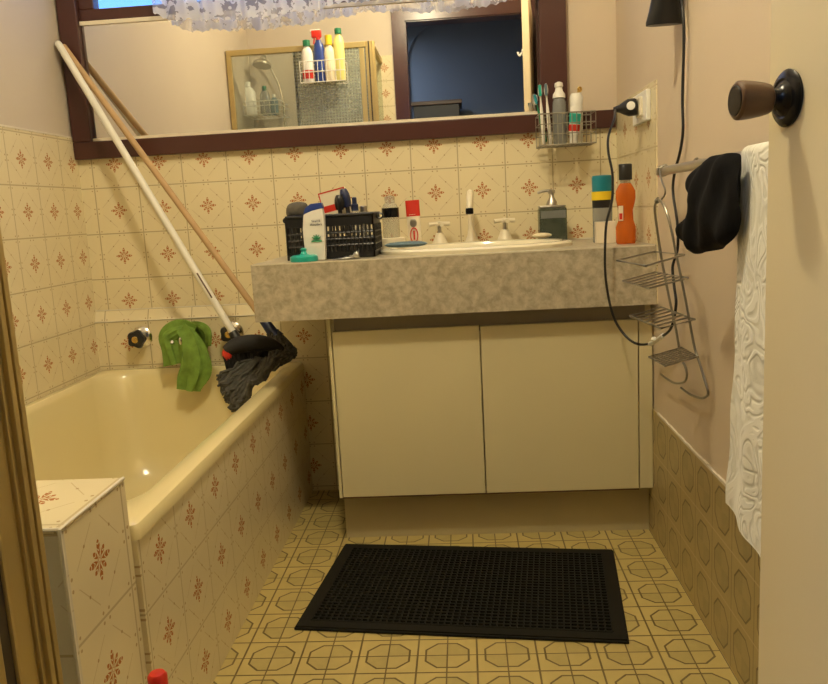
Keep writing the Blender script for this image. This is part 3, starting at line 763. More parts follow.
tube(b, crom([Vector((rx+.011, -.825, rz+.002)), Vector((rx+.002, -.825, rz+.012)), Vector((rx-.010, -.825, rz+.004)), at(661.5, 180, 0, .503), at(665, 190, 0, .503), at(663.5, 197, 0, .503), rp(657, 203)], 6), .002, 8); obj('hook', b, 'wire', cd, True)
def shelf(cs, zoff, bars, gauge=.0022, mesh_=False):
    mid = rp((cs[1][0]+cs[2][0])/2, (cs[1][1]+cs[2][1])/2); z = mid.z
    K = [at(*c_, 2, z) for c_ in cs]     # left, back, right, front corners
    b = bmesh.new(); tube(b, K, gauge, 7, closed=True)
    for i in range(1, bars+1):
        f = i/(bars+1)
        if mesh_: tube(b, [K[0].lerp(K[3], f), K[1].lerp(K[2], f)], gauge*.7, 6); tube(b, [K[0].lerp(K[1], f), K[3].lerp(K[2], f)], gauge*.7, 6)
        else: tube(b, [K[0].lerp(K[3], f), K[1].lerp(K[2], f)], gauge*.85, 6)
    obj('shelf', b, 'wire', cd, True)
shelf([(617, 260.5), (653.5, 251.5), (684, 254.7), (646, 266)], 0, 0)
shelf([(623, 281), (655, 272), (688, 278), (649, 288.3)], 0, 4)
shelf([(630, 316), (661, 307), (695, 319.6), (661, 328.4)], 0, 5)
shelf([(649, 357), (682, 347.5), (698, 356.5), (665, 366)], 0, 6, .0022, True)

# black cloth and white towel
poly = [(703, 161), (712, 156), (722, 154), (734, 153), (738, 160), (739, 180), (739, 205), (738, 222), (735, 236), (728, 245), (718, 249), (706, 252), (696, 254), (689, 252), (684, 246), (679, 241), (676.5, 236), (678, 229), (684, 220), (688, 208), (689.5, 195), (690, 184), (693, 173), (698, 165)]
P = crom([at(a+(4 if a < 690 else 1.5), c_, 0, .488) for a, c_ in poly], 4, True)
b = bmesh.new(); inflate(b, P, (-1, 0, 0), .022, 12, 0)
for v in b.verts:
    if v.co.x > .488: v.co.x = .488+(v.co.x-.488)*.55
    v.co.x += .0035*math.sin((v.co.y*.8+v.co.z*.5)*90)+.002*math.sin(v.co.z*60-v.co.y*30)
tag(obj('black_cap_cloth'.replace('_cap', ''), b, 'blackcloth', None, True, origin=(.488, -1.1, .95)), 'black cloth bundled over the towel rail beside the white towel', 'cloth')
tw = bmesh.new(); ny, nz_ = 50, 90
y0t, y1t = -1.340, -1.69
def towel_pt(i, j, lay):
    f = i/ny; y = y0t+(y1t-y0t)*f
    zb_ = .432-.07*f if lay == 0 else .52
    if j <= 10:            # over the rail
        a = PI*(j/10)
        x = rx+.0155*math.cos(a)+(.0); z = rz+.0155*math.sin(a)
        return Vector((x, y, z))
    s = (j-10)/(nz_-10); z = rz-(rz-zb_)*s
    x = rx-.0155-.010*s+.004*math.sin(y*60+s*2)*s+.002*math.sin(s*24+y*9)*s
    return Vector((x, y+.004*math.sin(s*9)*(1-f)*s+.012*s*(1-f), z))
G1 = [[tw.verts.new(towel_pt(i, j, 0)) for j in range(nz_+1)] for i in range(ny+1)]
def back_pt(i, j):
    f = i/ny; y = y0t+(y1t-y0t)*f; s = j/40
    return Vector((rx+.0155+.008*s, y, rz-.42*s))
G0 = [[tw.verts.new(back_pt(i, j)) for j in range(40, 0, -1)] for i in range(ny+1)]
GG = [g0+g1 for g0, g1 in zip(G0, G1)]
for i in range(ny):
    for j in range(len(GG[0])-1): tw.faces.new((GG[i][j], GG[i+1][j], GG[i+1][j+1], GG[i][j+1]))
bmesh.ops.recalc_face_normals(tw, faces=tw.faces)
gm = bmesh.ops.solidify(tw, geom=tw.faces[:], thickness=.0045)
tag(obj('towel', tw, 'towel', None, True, origin=(rx, -1.45, rz)), 'white towel with raised scroll pattern hanging on the rail beside the door', 'towel')

# ------------------------------------------------------------------ shower screen behind on the left
sy = -1.88; sz = 1.845; sxr = -.350
ss = thing('shower_screen', 'gold framed shower screen at the left edge of the picture', 'shower screen', (-.76, sy, .1))
def post(x0, x1, y0, y1, z0, z1, name='post'):
    b = bmesh.new(); box(b, (x0, y0, z0), (x1, y1, z1), .002)
    w = (x1-x0)
    for f in (.18, .50, .78): box(b, (x0+w*f, y0-.005, z0), (x0+w*(f+.12), y1+.005, z1), .0015)
    box(b, (x1-.001, y0+.006, z0), (x1+.005, y0+.014, z1), .001); box(b, (x1-.001, y1-.014, z0), (x1+.005, y1-.006, z1), .001)
    obj(name, b, 'gold', ss)
post(sxr-.050, sxr-.005, sy-.020, sy+.012, .10, sz)
obj('door_stile', B((sxr-.085, sy-.018, .10), (sxr-.058, sy+.010, sz), .002), 'gold', ss)
obj('door_seal', B((sxr-.058, sy-.012, .10), (sxr-.050, sy+.006, sz)), 'gold_dark', ss)
obj('seal_strip', B((sxr-.036, sy-.0215, .10), (sxr-.029, sy+.0135, sz)), 'gold_dark', ss)
obj('wall_channel', B((XL+.001, sy-.014, .10), (XL+.028, sy+.012, sz), .002), 'gold', ss)
obj('top_rail', B((XL+.001, sy-.016, sz-.030), (sxr-.05, sy+.014, sz), .003), 'gold', ss)
obj('bottom_rail', B((XL+.001, sy-.016, .10), (sxr-.05, sy+.014, .14), .003), 'gold', ss)
obj('side_rail', B((sxr-.034, YB+.008, sz-.030), (sxr-.008, sy-.02, sz), .003), 'gold', ss)
obj('side_bottom_rail', B((sxr-.034, YB+.008, .10), (sxr-.008, sy-.02, .14), .003), 'gold', ss)
obj('clear_pane', B((XL+.028, sy-.003, .14), (-.79, sy+.002, sz-.03)), 'glass', ss)
obj('patterned_pane', B((-.80, sy+.003, .14), (sxr-.05, sy+.008, sz-.03)), 'glass_ptn', ss)
obj('mullion', B((-.80, sy-.005, .14), (-.785, sy+.003, sz-.03), .001), 'gold', ss)
obj('side_pane', B((sxr-.024, YB+.010, .14), (sxr-.019, sy-.02, sz-.03)), 'glass', ss)
obj('side_stile', B((sxr-.032, sy-.105, .10), (sxr-.008, sy-.070, sz), .003), 'gold', ss)
obj('side_seal', B((sxr-.030, sy-.070, .10), (sxr-.012, sy-.052, sz)), 'gold_dark', ss)
obj('side_inner_stile', B((sxr-.032, sy-.052, .10), (sxr-.008, sy-.022, sz), .003), 'gold', ss)
b = bmesh.new(); box(b, (XL+.001, YB+.008, 0), (sxr, sy+.02, .0998), .006); obj('base', b, 'cream_edge', ss)
# shower rose and its inner caddy seen through the clear pane
sh = at(262, 66, 1, 2.25); sh = Vector((sh.x, -2.25, sh.z))
t = thing('handheld_shower', 'grey shower rose on a curved hose, seen in the mirror through the clear pane', 'shower', tuple(sh))
b = bmesh.new(); lathe(b, [(.055, 0), (.054, .012), (.035, .030), (.014, .044), (.010, .06)], sh, 28, (.1, -.25, 1)); obj('rose', b, 'steel', t, True)
b = bmesh.new(); tube(b, crom([sh+Vector((.005, -.012, .055)), sh+Vector((.0, -.08, .07)), Vector((sh.x, YB+.003, sh.z+.03))], 6), .009, 10); obj('arm', b, 'steel', t, True)
b = bmesh.new(); tube(b, crom([sh+Vector((0, -.08, .06)), sh+Vector((.07, -.10, -.10)), sh+Vector((.09, -.10, -.30)), sh+Vector((.05, -.12, -.5)), Vector((sh.x, YB+.004, sh.z-.6))], 8), .005, 8); obj('hose', b, 'chrome', t, True)
def mirp(a, b_, y):
    p = at(a, b_, 1, -y); return Vector((p.x, y, p.z))
t = thing('shower_shelf', 'white wire shelf inside the shower, seen in the mirror through the clear pane', 'shelf', tuple(mirp(258, 118, -2.2)))
p0 = mirp(240, 116, -2.18); p1 = mirp(281, 106, -2.18); zb_ = p0.z
b = bmesh.new()
for z in (zb_, zb_+.05, zb_+.075):
    tube(b, [(p0.x, -2.16, z), (p1.x, -2.16, z), (p1.x, YB+.012, z), (p0.x, YB+.012, z)], .003, 6, closed=True)
for i in range(9):
    x = p0.x+(p1.x-p0.x)*i/8; tube(b, [(x, -2.16, zb_+.075), (x, -2.16, zb_), (x, YB+.012, zb_)], .002, 6)
obj('basket', b, 'white', t, True)
for px, w, h, mm, lab in ((250, .045, .20, 'white', 'big white bottle on the white shower shelf, seen in the mirror'), (266, .032, .17, 'greyclear', 'grey bottle on the white shower shelf, seen in the mirror'), (275, .024, .12, 'slate', 'small slate blue bottle on the white shower shelf, seen in the mirror')):
    c = mirp(px, 112, -2.27); c.z = zb_+.0035
    t = thing('shower_bottle', lab, 'bottle', tuple(c), 'bottles on the shower shelf')
    b = bmesh.new(); lathe(b, [(w*.9, 0), (w, .006), (w*.95, h*.7), (w*.6, h*.82), (w*.35, h*.86)], c, 22, sy=.6); obj('body', b, mm, t, True)
    b = bmesh.new(); lathe(b, [(w*.4, h*.855), (w*.4, h), (w*.3, h*1.01)], c, 18); obj('cap', b, 'greencap' if mm == 'greyclear' else 'white', t, True)

# caddy on the outside of the shower screen with cleaning bottles
cyc = sy+.075
cx_0, cx_1 = mirp(302.5, 80, cyc).x, mirp(346.5, 80, cyc).x; zc0 = mirp(325, 83, cyc).z; zc1 = mirp(325, 62, cyc).z
t = thing('screen_caddy', 'white wire caddy hooked on the shower screen, seen in the mirror', 'caddy', ((cx_0+cx_1)/2, cyc, zc0))
b = bmesh.new(); ya, yb = sy+.019, sy+.125
for z in (zc0, (zc0+zc1)/2, zc1): tube(b, [(cx_0, ya, z), (cx_1, ya, z), (cx_1, yb, z), (cx_0, yb, z)], .0028, 6, closed=True)
for i in range(11):
    x = cx_0+(cx_1-cx_0)*i/10; tube(b, [(x, yb, zc1), (x, yb, zc0), (x, ya, zc0), (x, ya, zc1)], .0018, 6)
obj('basket', b, 'white', t, True)
for x in (cx_0+.03, cx_1-.03):
    b = bmesh.new(); tube(b, [(x, ya, zc1), (x, ya, sz+.004), (x, sy-.021, sz+.004), (x, sy-.021, sz-.02)], .0028, 6); obj('hook', b, 'white', t, True)
def mb_(px, pyTop, w, mm, capm, lab, kind='plain', cap_h=.03, d=.7):
    c = mirp(px, 80, cyc); zt = mirp(px, pyTop, cyc).z; c.z = zc0+.0045; h = zt-c.z
    t = thing('cleaning_bottle' if kind != 'spray' else 'spray_bottle', lab, 'bottle', tuple(c), 'bottles in the shower screen caddy')
    hb_ = h-cap_h
    b = bmesh.new(); lathe(b, [(w*1.1, 0), (w*1.2, .006), (w*1.2, hb_*.78), (w*1.0, hb_*.90), (w*.6, hb_*.97), (w*.58, hb_+.002)], c, 22, sy=d); obj('body', b, mm, t, True)
    if kind == 'spray':
        b = bmesh.new(); box(b, c+Vector((-.034, -.012, hb_+.012)), c+Vector((.018, .012, h)), .004); tube(b, [c+Vector((-.02, 0, hb_+.015)), c+Vector((-.026, 0, hb_-.02))], .004, 8); lathe(b, [(w*.5, hb_), (w*.5, hb_+.014)], c, 18); tg = obj('trigger', b, capm, t, True)
        b = bmesh.new(); box(b, c+Vector((-.040, -.010, h-.010)), c+Vector((.014, .010, h+.004)), .003); obj('trigger_top', b, 'white', tg, True)
    else:
        b = bmesh.new(); lathe(b, [(w*.75, hb_), (w*.75, h-.002), (w*.6, h)], c, 20); obj('cap', b, capm, t, True)
    return c, t, h
c, t, h = mb_(309, 40, .026, 'white', 'greencap', 'white cleaning bottle with a green cap in the screen caddy, seen in the mirror', cap_h=.032)
b = bmesh.new(); lathe(b, [(.0318, .02), (.0318, .065)], c, 22, sy=.72, cap=False); obj('label', b, 'red', t, True)
mb_(321, 30, .024, 'blue', 'red', 'blue spray bottle with a red trigger in the screen caddy, seen in the mirror', 'spray', .05)
mb_(331, 35, .025, 'soap', 'yellow', 'cream bottle with a big yellow cap in the screen caddy, seen in the mirror', cap_h=.05)
mb_(341, 28, .024, 'lemon', 'greencap', 'tall pale yellow bottle with a green cap in the screen caddy, seen in the mirror', cap_h=.03)
# dark cabinet in the hall
t = thing('hall_cabinet', 'dark cabinet in the unlit hallway, seen in the mirror through the doorway', 'cabinet', (.1, -3.75, 0))
obj('body', B((-.25, -3.97, .05), (.10, -3.60, 1.705), .004), 'black', t); obj('top', B((-.27, -3.97, 1.705), (.12, -3.58, 1.735), .004), 'darkwood', t); obj('plinth', B((-.23, -3.95, 0), (.08, -3.62, .05)), 'black', t)

# ------------------------------------------------------------------ suction wire basket beside the window
y0b, y1b = -.026, -.125
L0 = at(539.5, 147, 1, y1b); R0 = at(597.5, 141, 1, y1b); bz0 = (L0.z+R0.z)/2; bx0, bx1 = L0.x, R0.x-.004; bz1 = bz0+.092
wb = thing('wire_basket', 'chrome wire basket of toothbrushes and tubes below the right corner of the window', 'basket', ((bx0+bx1)/2, -.07, bz0))
b = bmesh.new()
for z in (bz0, bz0+.032, bz0+.062, bz1): tube(b, [(bx0, y0b, z), (bx1, y0b, z), (bx1, y1b, z), (bx0, y1b, z)], .0024 if z in (bz0, bz1) else .0015, 6, closed=True)
for i in range(13):
    x = bx0+(bx1-bx0)*i/12; tube(b, [(x, y1b, bz1), (x, y1b, bz0), (x, y0b, bz0), (x, y0b, bz1)], .0013, 6)
for i in range(1, 5):
    y = y0b+(y1b-y0b)*i/5; tube(b, [(bx0, y, bz0), (bx1, y, bz0)], .0013, 6)
obj('basket', b, 'wire', wb, True)
b = bmesh.new(); box(b, (bx1-.055, y0b-.001, bz1-.03), (bx1-.025, y0b+.001, bz1+.004), .0005); obj('hanging_tab', b, 'ivory', wb)
def brush(bot, topp, mh, mhead, lab, r=.0045):
    t = thing('toothbrush', lab, 'toothbrush', tuple(bot), 'toothbrushes in the wire basket')
    bot = Vector(bot); topp = Vector(topp); d = (topp-bot)
    b = bmesh.new(); pts = [bot+d*f for f in (0, .1, .35, .6, .72, .80)]; tube(b, pts, r, 10, radii=[r*.8, r*1.2, r*1.3, r*1.0, r*.6, r*.6]); obj('handle', b, mh, t, True)
    b = bmesh.new(); c = bot+d*.9; ell(b, c, (.0065, .004, d.length*.11), 14); hd = obj('head', b, 'white', t, True)
    b = bmesh.new(); s = Vector((-.6, -.8, 0))
    for k in range(5): 
        cc = bot+d*(.83+.035*k); box(b, cc+Vector((-.005, -.012, -.004)), cc+Vector((.003, -.002, .004)), .001)
    obj('bristles', b, mhead, hd)
brush(at(544, 144, 1, -.10), at(539.5, 85, 1, -.10), 'white', 'teal', 'white toothbrush with teal bristles, farthest left in the wire basket')
brush(at(546, 142, 1, -.08), at(534.5, 95, 1, -.09), 'green_leaf', 'teal_can', 'green handled toothbrush leaning left out of the wire basket')
brush(at(550.5, 144, 1, -.105), at(545.5, 84, 1, -.105), 'white', 'slate', 'white toothbrush with grey blue bristles standing in front of the clear bottle')
c = at(560, 143, 1, -.075); c.z = bz0+.003
t = thing('clear_bottle', 'clear bottle with a white cap standing in the wire basket', 'bottle', tuple(c))
b = bmesh.new(); lathe(b, [(.019, 0), (.0215, .006), (.0215, .10), (.020, .125), (.014, .14), (.012, .146)], c, 26); obj('body', b, 'greyclear', t, True)
b = bmesh.new(); lathe(b, [(.0195, .138), (.018, .150), (.012, .158), (.010, .168), (.013, .172), (.012, .182), (.004, .186)], c, 26); obj('cap', b, 'white', t, True)
c = at(577, 142, 1, -.065); c.z = bz0+.003
t = thing('white_tube', 'upright white tube with a gold ringed top in the wire basket', 'tube', tuple(c))
b = bmesh.new(); lathe(b, [(.017, 0), (.018, .005), (.019, .10), (.020, .140), (.015, .150)], c, 24); obj('body', b, 'white', t, True)
g = at(579.5, 89.5, 1, -.068)
b = bmesh.new(); tube(b, [g+Vector((.006*math.cos(a_), -.003, .007*math.sin(a_))) for a_ in [2*PI*k/16 for k in range(16)]], .002, 6, closed=True); ell(b, g+Vector((0, 0, 0)), (.005, .005, .006), 12); tube(b, [g, c+Vector((.002, 0, .148))], .003, 8); obj('gold_ring', b, 'brass', t, True)
c = at(573, 143, 1, -.105); c.z = bz0+.003; e = at(576, 106, 1, -.105)
t = thing('toothpaste_tube', 'white, teal and red toothpaste tube leaning in the wire basket', 'toothpaste', tuple(c))
def flat_tube(c, e, w, d, parts):
    ax_ = (e-c); L = ax_.length; ax_.normalize(); side = Vector((1, 0, 0)); side = (side-ax_*side.dot(ax_)).normalized(); dp = ax_.cross(side)
    def ring(bm, f, ww, d_): return [bm.verts.new(c+ax_*L*f+side*ww*math.cos(2*PI*k/20)+dp*d_*math.sin(2*PI*k/20)) for k in range(20)]
    for name, mm, seq in parts:
        bm = bmesh.new(); R = [ring(bm, f, ww, d_) for f, ww, d_ in seq]
        for A_, B_ in zip(R, R[1:]):
            for k in range(20): bm.faces.new((A_[k], A_[(k+1) % 20], B_[(k+1) % 20], B_[k]))
        bm.faces.new(R[0][::-1]); bm.faces.new(R[-1]); obj(name, bm, mm, t, True)
flat_tube(c, e, .02, .01, [('body', 'white', ((.30, .016, .011), (.6, .0165, .008), (1, .017, .002))), ('label', 'teal', ((.52, .0172, .0096), (.80, .0175, .0065))), ('red_label', 'red', ((.32, .0166, .0115), (.50, .0168, .010))), ('cap', 'white', ((0, .011, .011), (.29, .012, .012)))])

# ------------------------------------------------------------------ things on the counter
Zc = ct+.0008
def on_counter(px, y):
    p = at(px, 250, 1, y); p.z = Zc; return p
# black plastic basket (perforated)
bx_l, bx_r = on_counter(294, -.34).x, on_counter(378, -.34).x; yn, yf = -.415, -.245; bh = .118
bk = thing('plastic_basket', 'black perforated plastic basket on the left of the counter', 'basket', ((bx_l+bx_r)/2, (yn+yf)/2, Zc))
b = bmesh.new()
box(b, (bx_l+.004, yn+.004, Zc), (bx_r-.004, yf-.004, Zc+.004))
def perforated(p0, p1, nx, th):
    d = Vector(p1)-Vector(p0); L = d.length; d.normalize(); n = Vector((-d.y, d.x, 0))*th
    for z0, z1 in ((0, .020), (bh-.030, bh)): 
        q_ = [Vector(p0), Vector(p1)]; vs = [b.verts.new(q_[i]+n*s+Vector((0, 0, z))) for i in (0, 1) for s in (0, 1) for z in (z0, z1)]
        for f in ((0, 1, 5, 4), (2, 3, 7, 6), (0, 2, 6, 4), (1, 3, 7, 5), (0, 1, 3, 2), (4, 5, 7, 6)): b.faces.new([vs[i] for i in f])
    for k in range(nx+1):
        c0 = Vector(p0)+d*(L*k/nx); tube(b, [c0+Vector((0, 0, .018)), c0+Vector((0, 0, bh-.028))], .0035 if 0 < k < nx else .004, 6)
    for z in (.036, .053, .070): tube(b, [Vector(p0)+Vector((0, 0, z)), Vector(p1)+Vector((0, 0, z))], .0032, 6)
perforated((bx_l, yn, Zc), (bx_r, yn, Zc), 22, .004); perforated((bx_l, yf, Zc), (bx_r, yf, Zc), 15, .004); perforated((bx_l, yn, Zc), (bx_l, yf, Zc), 9, .004); perforated((bx_r, yn, Zc), (bx_r, yf, Zc), 9, .004)
tube(b, [(bx_l, yn, Zc+bh), (bx_r, yn, Zc+bh), (bx_r, yf, Zc+bh), (bx_l, yf, Zc+bh)], .0042, 8, closed=True)
obj('walls', b, 'black', bk)
# inner liner so the middle of the front reads solid
obj('front_plate', B((bx_l+.004, yn+.003, Zc+.02), (bx_r-.004, yn+.006, Zc+.058)), 'black', bk)
for xx, s in ((bx_l, -1), (bx_r, 1)):
    b = bmesh.new(); cc = Vector((xx+s*.012, (yn+yf)/2-.02, Zc+bh-.008)); tube(b, [cc+Vector((.009*math.cos(a_), 0, .007*math.sin(a_))) for a_ in [2*PI*k/16 for k in range(16)]], .003, 6, closed=True); obj('handle_loop', b, 'black', bk, True)
# contents
def dP_(px, py, y): return at(px, py, 1, y)
c = dP_(297, 210, -.33); t = thing('round_brush', 'grey brown round brush poking out of the black basket', 'brush', tuple(c))
b = bmesh.new(); P = crom([dP_(a, c_, -.33) for a, c_ in ((286, 212), (288, 205), (296, 202), (306, 203), (308, 210), (306, 217), (296, 218), (288, 217))], 4, True); inflate(b, P, (0, -1, 0), .022, 7); obj('bristle_pad', b, 'greybrush', t, True)
b = bmesh.new(); tube(b, [dP_(305, 212, -.33), dP_(318, 240, -.33)], .008, 10); obj('handle', b, 'black', t, True)
ctr = dP_(336, 206, -.325); t = thing('product_carton', 'small white carton with red bands tilted in the black basket', 'box', tuple(ctr))
Mq = Matrix.Translation(ctr) @ Matrix.Rotation(math.radians(-12), 4, 'Y')
obj('carton', xform(B((-.038, -.014, -.045), (.038, .014, .045), .001), Mq), 'ivory', t)
obj('red_band', xform(B((-.0385, -.0145, -.012), (.0385, .0145, .006)), Mq), 'red', t)
b = bmesh.new()
for a, c_ in (((-.038, -.0148, .042), (.038, -.0138, .0455)), ((-.0385, -.0148, .006), (-.0355, -.0138, .045)), ((.0355, -.0148, .006), (.0385, -.0138, .045))): box(b, a, c_)
obj('red_border', xform(b, Mq), 'red', t); obj('dark_band', xform(B((-.0385, -.0147, -.034), (.0385, .0147, -.029)), Mq), 'black', t)
for i, (pts, lab, rr) in enumerate(((((350, 230), (347.5, 207), (343, 189)), 'black hairbrush with a rounded paddle standing tallest in the black basket', .008), (((343, 232), (340, 210), (339, 195)), 'black brush handle just left of the tallest brush in the basket', .0075))):
    c = dP_(*pts[0], -.372-.012*i); t = thing('hair_brush', lab, 'brush', tuple(c), 'hair brushes in the black basket')
    q3 = crom([dP_(*p, -.372-.012*i) for p in pts], 5); n = len(q3)
    b = bmesh.new(); tube(b, q3[:n//2+1], .006, 10); obj('shaft', b, 'black', t, True)
    b = bmesh.new(); q4 = q3[n//2:]; tube(b, q4, rr, 12, radii=[.007+.007*math.sin(PI*(.15+.8*k/(len(q4)-1))) for k in range(len(q4))]); obj('paddle', b, 'navy' if i == 0 else 'black', t, True)
def cyl_item(name, lab, cat, px, y, parts, z=Zc, group=None, sy_=1):
    c = on_counter(px, y); c.z = z; t = thing(name, lab, cat, tuple(c), group)
    for nm, mm, prof in parts:
        b = bmesh.new(); lathe(b, prof, c, 26, sy=sy_); obj(nm, b, mm, t, True)
    return c, t
cyl_item('pump_spray', 'small clear spray bottle with a dark pump in the black basket', 'bottle', 357.5, -.30, [('body', 'clear', [(.015, 0), (.016, .004), (.016, .118), (.009, .126)]), ('pump', 'navy', [(.011, .122), (.011, .140), (.007, .144), (.007, .160), (.004, .162)])], Zc+.0045)
cyl_item('glass_vial', 'short clear vial with a grey lid behind the dark pump spray', 'bottle', 366, -.275, [('body', 'clear', [(.011, 0), (.012, .004), (.012, .112), (.010, .118)]), ('cap', 'steel', [(.0115, .116), (.0115, .134), (.009, .136)])], Zc+.0045)
# shampoo in front of the basket
ys = -.452
pb = [(306, 259), (305.3, 248), (303.5, 230), (304, 216), (306.5, 209), (322.5, 206), (324.5, 215), (325.5, 235), (326, 258)]
P = [dP_(a, c_, ys) for a, c_ in pb]; 
for p in (P[0], P[-1]): p.z = Zc
t = thing('shampoo_bottle', 'white shampoo bottle with a blue cap in front of the black basket', 'bottle', tuple(P[0].lerp(P[-1], .5)))
def slab(poly, y0, y1, bev=.006):
    b = bmesh.new(); vs = [b.verts.new((p.x, y0, p.z)) for p in poly]; f = b.faces.new(vs)
    r = bmesh.ops.extrude_face_region(b, geom=[f]); v2 = [v for v in r['geom'] if isinstance(v, bmesh.types.BMVert)]
    bmesh.ops.translate(b, verts=v2, vec=(0, y1-y0, 0)); bmesh.ops.recalc_face_normals(b, faces=b.faces)
    if bev: bmesh.ops.bevel(b, geom=list(b.edges), offset=bev, segments=3, affect='EDGES', profile=.6)
    return b
obj('body', slab(P, ys-.014, ys+.014, .004), 'white', t, True)
P = [dP_(a, c_, ys) for a, c_ in ((304, 215), (306, 208), (311, 204), (322, 202.5), (323.6, 208.3), (313, 211))]
obj('cap', slab(P, ys-.0145, ys+.0145, .002), 'blue', t, True)
lp = dP_(316.5, 239.5, ys-.0155); b = bmesh.new()
for a_ in (-60, -30, 0, 30, 60):
    r_ = math.radians(a_); e = Vector((math.sin(r_), 0, math.cos(r_)))
    tube(b, [lp, lp+e*.006, lp+e*.014], .003, 6, radii=[.002, .0036, .0008])
obj('leaf_print', b, 'green_leaf', t); b = bmesh.new(); box(b, lp+Vector((-.014, -.0006, -.006)), lp+Vector((.014, .0006, -.002))); obj('green_band_print', b, 'green_leaf', t)
def text_mesh(txt, size, loc, rot, mm, name, parent, ext=.0003):
    cu = bpy.data.curves.new(name, 'FONT'); cu.body = txt; cu.size = size; cu.extrude = ext; cu.align_x = 'CENTER'
    to = bpy.data.objects.new('tmp_text', cu); C.objects.link(to); dg = bpy.context.evaluated_depsgraph_get()
    me = bpy.data.meshes.new_from_object(to.evaluated_get(dg)); bpy.data.objects.remove(to)
    me.materials.clear(); me.materials.append(Mt[mm]); o = bpy.data.objects.new(name, me); C.objects.link(o)
    o.parent = parent; o.location = Vector(loc)-Vector(parent['_w']); o.rotation_euler = rot; return o
text_mesh('head &', .0085, dP_(316, 222, ys-.0148), (PI/2, 0, 0), 'navy', 'lettering', t)
text_mesh('shoulders', .0085, dP_(316, 225.5, ys-.0148), (PI/2, 0, 0), 'navy', 'lettering', t)
# teal cap, foil tube
c = on_counter(303.5, -.47)
t = thing('sink_plug', 'teal plastic plug with a knob at the front left of the counter', 'plug', tuple(c))
b = bmesh.new(); lathe(b, [(.037, 0), (.038, .004), (.037, .013), (.030, .017)], c, 32); obj('disc', b, 'teal', t, True)
b = bmesh.new(); lathe(b, [(.020, .016), (.010, .019), (.006, .026), (.009, .033), (.004, .036)], c, 24); obj('knob', b, 'teal', t, True)
b = bmesh.new(); c0 = on_counter(331, -.478); c1 = on_counter(359, -.470)
P = crom([c0+Vector((0, 0, .002)), c0+Vector((.03, .004, .004)), c0+Vector((.055, .006, .009)), c1+Vector((-.012, 0, .013)), c1+Vector((0, 0, .007))], 6); R = []
for i, p in enumerate(P):
    f = i/(len(P)-1); w = .013-.002*f; hh = .0012+.010*f**1.3*(1+.2*math.sin(i*1.9))
    R.append([b.verts.new(Vector((p.x, p.y+w*math.cos(2*PI*k/16)*(1+.1*math.sin(i*2.3+k)), max(Zc+.0003, p.z*0+Zc+hh+hh*math.sin(2*PI*k/16)*(1+.2*math.sin(k*2+i)))))) for k in range(16)])
for A_, B_ in zip(R, R[1:]):
    for k in range(16): b.faces.new((A_[k], A_[(k+1) % 16], B_[(k+1) % 16], B_[k]))
b.faces.new(R[0]); b.faces.new(R[-1])
tag(obj('squeezed_tube', b, 'foil', None, True, origin=tuple(c0)), 'crumpled silver tube lying in front of the black basket', 'tube')
# jar + clear bottle + toothpaste + sponge
c, t = cyl_item('cream_jar', 'squat ivory jar under the clear bottle left of the red tube', 'jar', 393, -.20, [('base', 'ivory', [(.036, 0), (.038, .004), (.038, .026), (.036, .028)]), ('lid', 'ivory', [(.0395, .028), (.0395, .040), (.036, .042)])])
c, t = cyl_item('labelled_bottle', 'clear bottle with a dark label standing on the ivory jar', 'bottle', 392.5, -.20, [('body', 'clear', [(.024, 0), (.0255, .004), (.0255, .085), (.020, .098), (.013, .104)]), ('label', 'bronze', [(.0259, .060), (.0259, .088)]), ('cap', 'clear', [(.015, .103), (.015, .120), (.009, .124)])], Zc+.0425)
t['label'] = 'clear bottle with a dark label standing on the squat ivory jar'
c = on_counter(416, -.16); t = thing('toothpaste_tube', 'red and white toothpaste tube standing on its cap left of the basin taps', 'toothpaste', tuple(c))
flat_tube(c, c+Vector((-.004, 0, .150)), 0, 0, [('cap', 'white', ((0, .016, .014), (.10, .016, .014))), ('body', 'ivory', ((.10, .0195, .015), (.5, .0205, .012), (.72, .0205, .009))), ('red_end', 'red', ((.68, .0210, .0098), (.97, .0212, .0035))), ('crimp', 'red', ((.97, .0212, .002), (1, .0212, .002)))])
b = bmesh.new(); cc = c+Vector((-.002, -.0158, .045)); tube(b, [cc+Vector((.011*math.cos(a_), .0015*math.sin(a_), .022*math.sin(a_))) for a_ in [2*PI*k/24 for k in range(24)]], .0018, 6, closed=True)
tube(b, [cc+Vector((0, -.0003, -.014)), cc+Vector((0, .0006, .014))], .0030, 6); obj('oval_emblem', b, 'red', t)
b = bmesh.new(); cc = c+Vector((-.003, -.0128, .082)); ell(b, cc, (.011, .0015, .013), 14); obj('upper_emblem', b, 'steel', t, True)
b = bmesh.new(); c = at(408, 244, 1, -.30); c.z = ct+.0165
P = crom([c+Vector(p) for p in ((-.070, .004, 0), (-.045, -.018, 0), (0, -.022, 0), (.045, -.016, 0), (.058, .004, 0), (.035, .024, 0), (0, .026, 0), (-.045, .018, 0))], 4, True)
inflate(b, P, (0, 0, 1), .0085, 6)
for v in b.verts: v.co.z += .0085
sp_ = obj('bath_sponge', b, 'slate', None, True, origin=tuple(c)); tag(sp_, 'flat slate blue sponge lying on the left rim of the sink', 'sponge')
b = bmesh.new(); c = at(542, 236, 1, -.14); c.z = ct+.016; ell(b, c+Vector((0, 0, .008)), (.030, .018, .008), 20); tag(obj('soap_bar', b, 'soap', None, True, origin=tuple(c)), 'cream bar of soap on the right rim of the sink', 'soap')
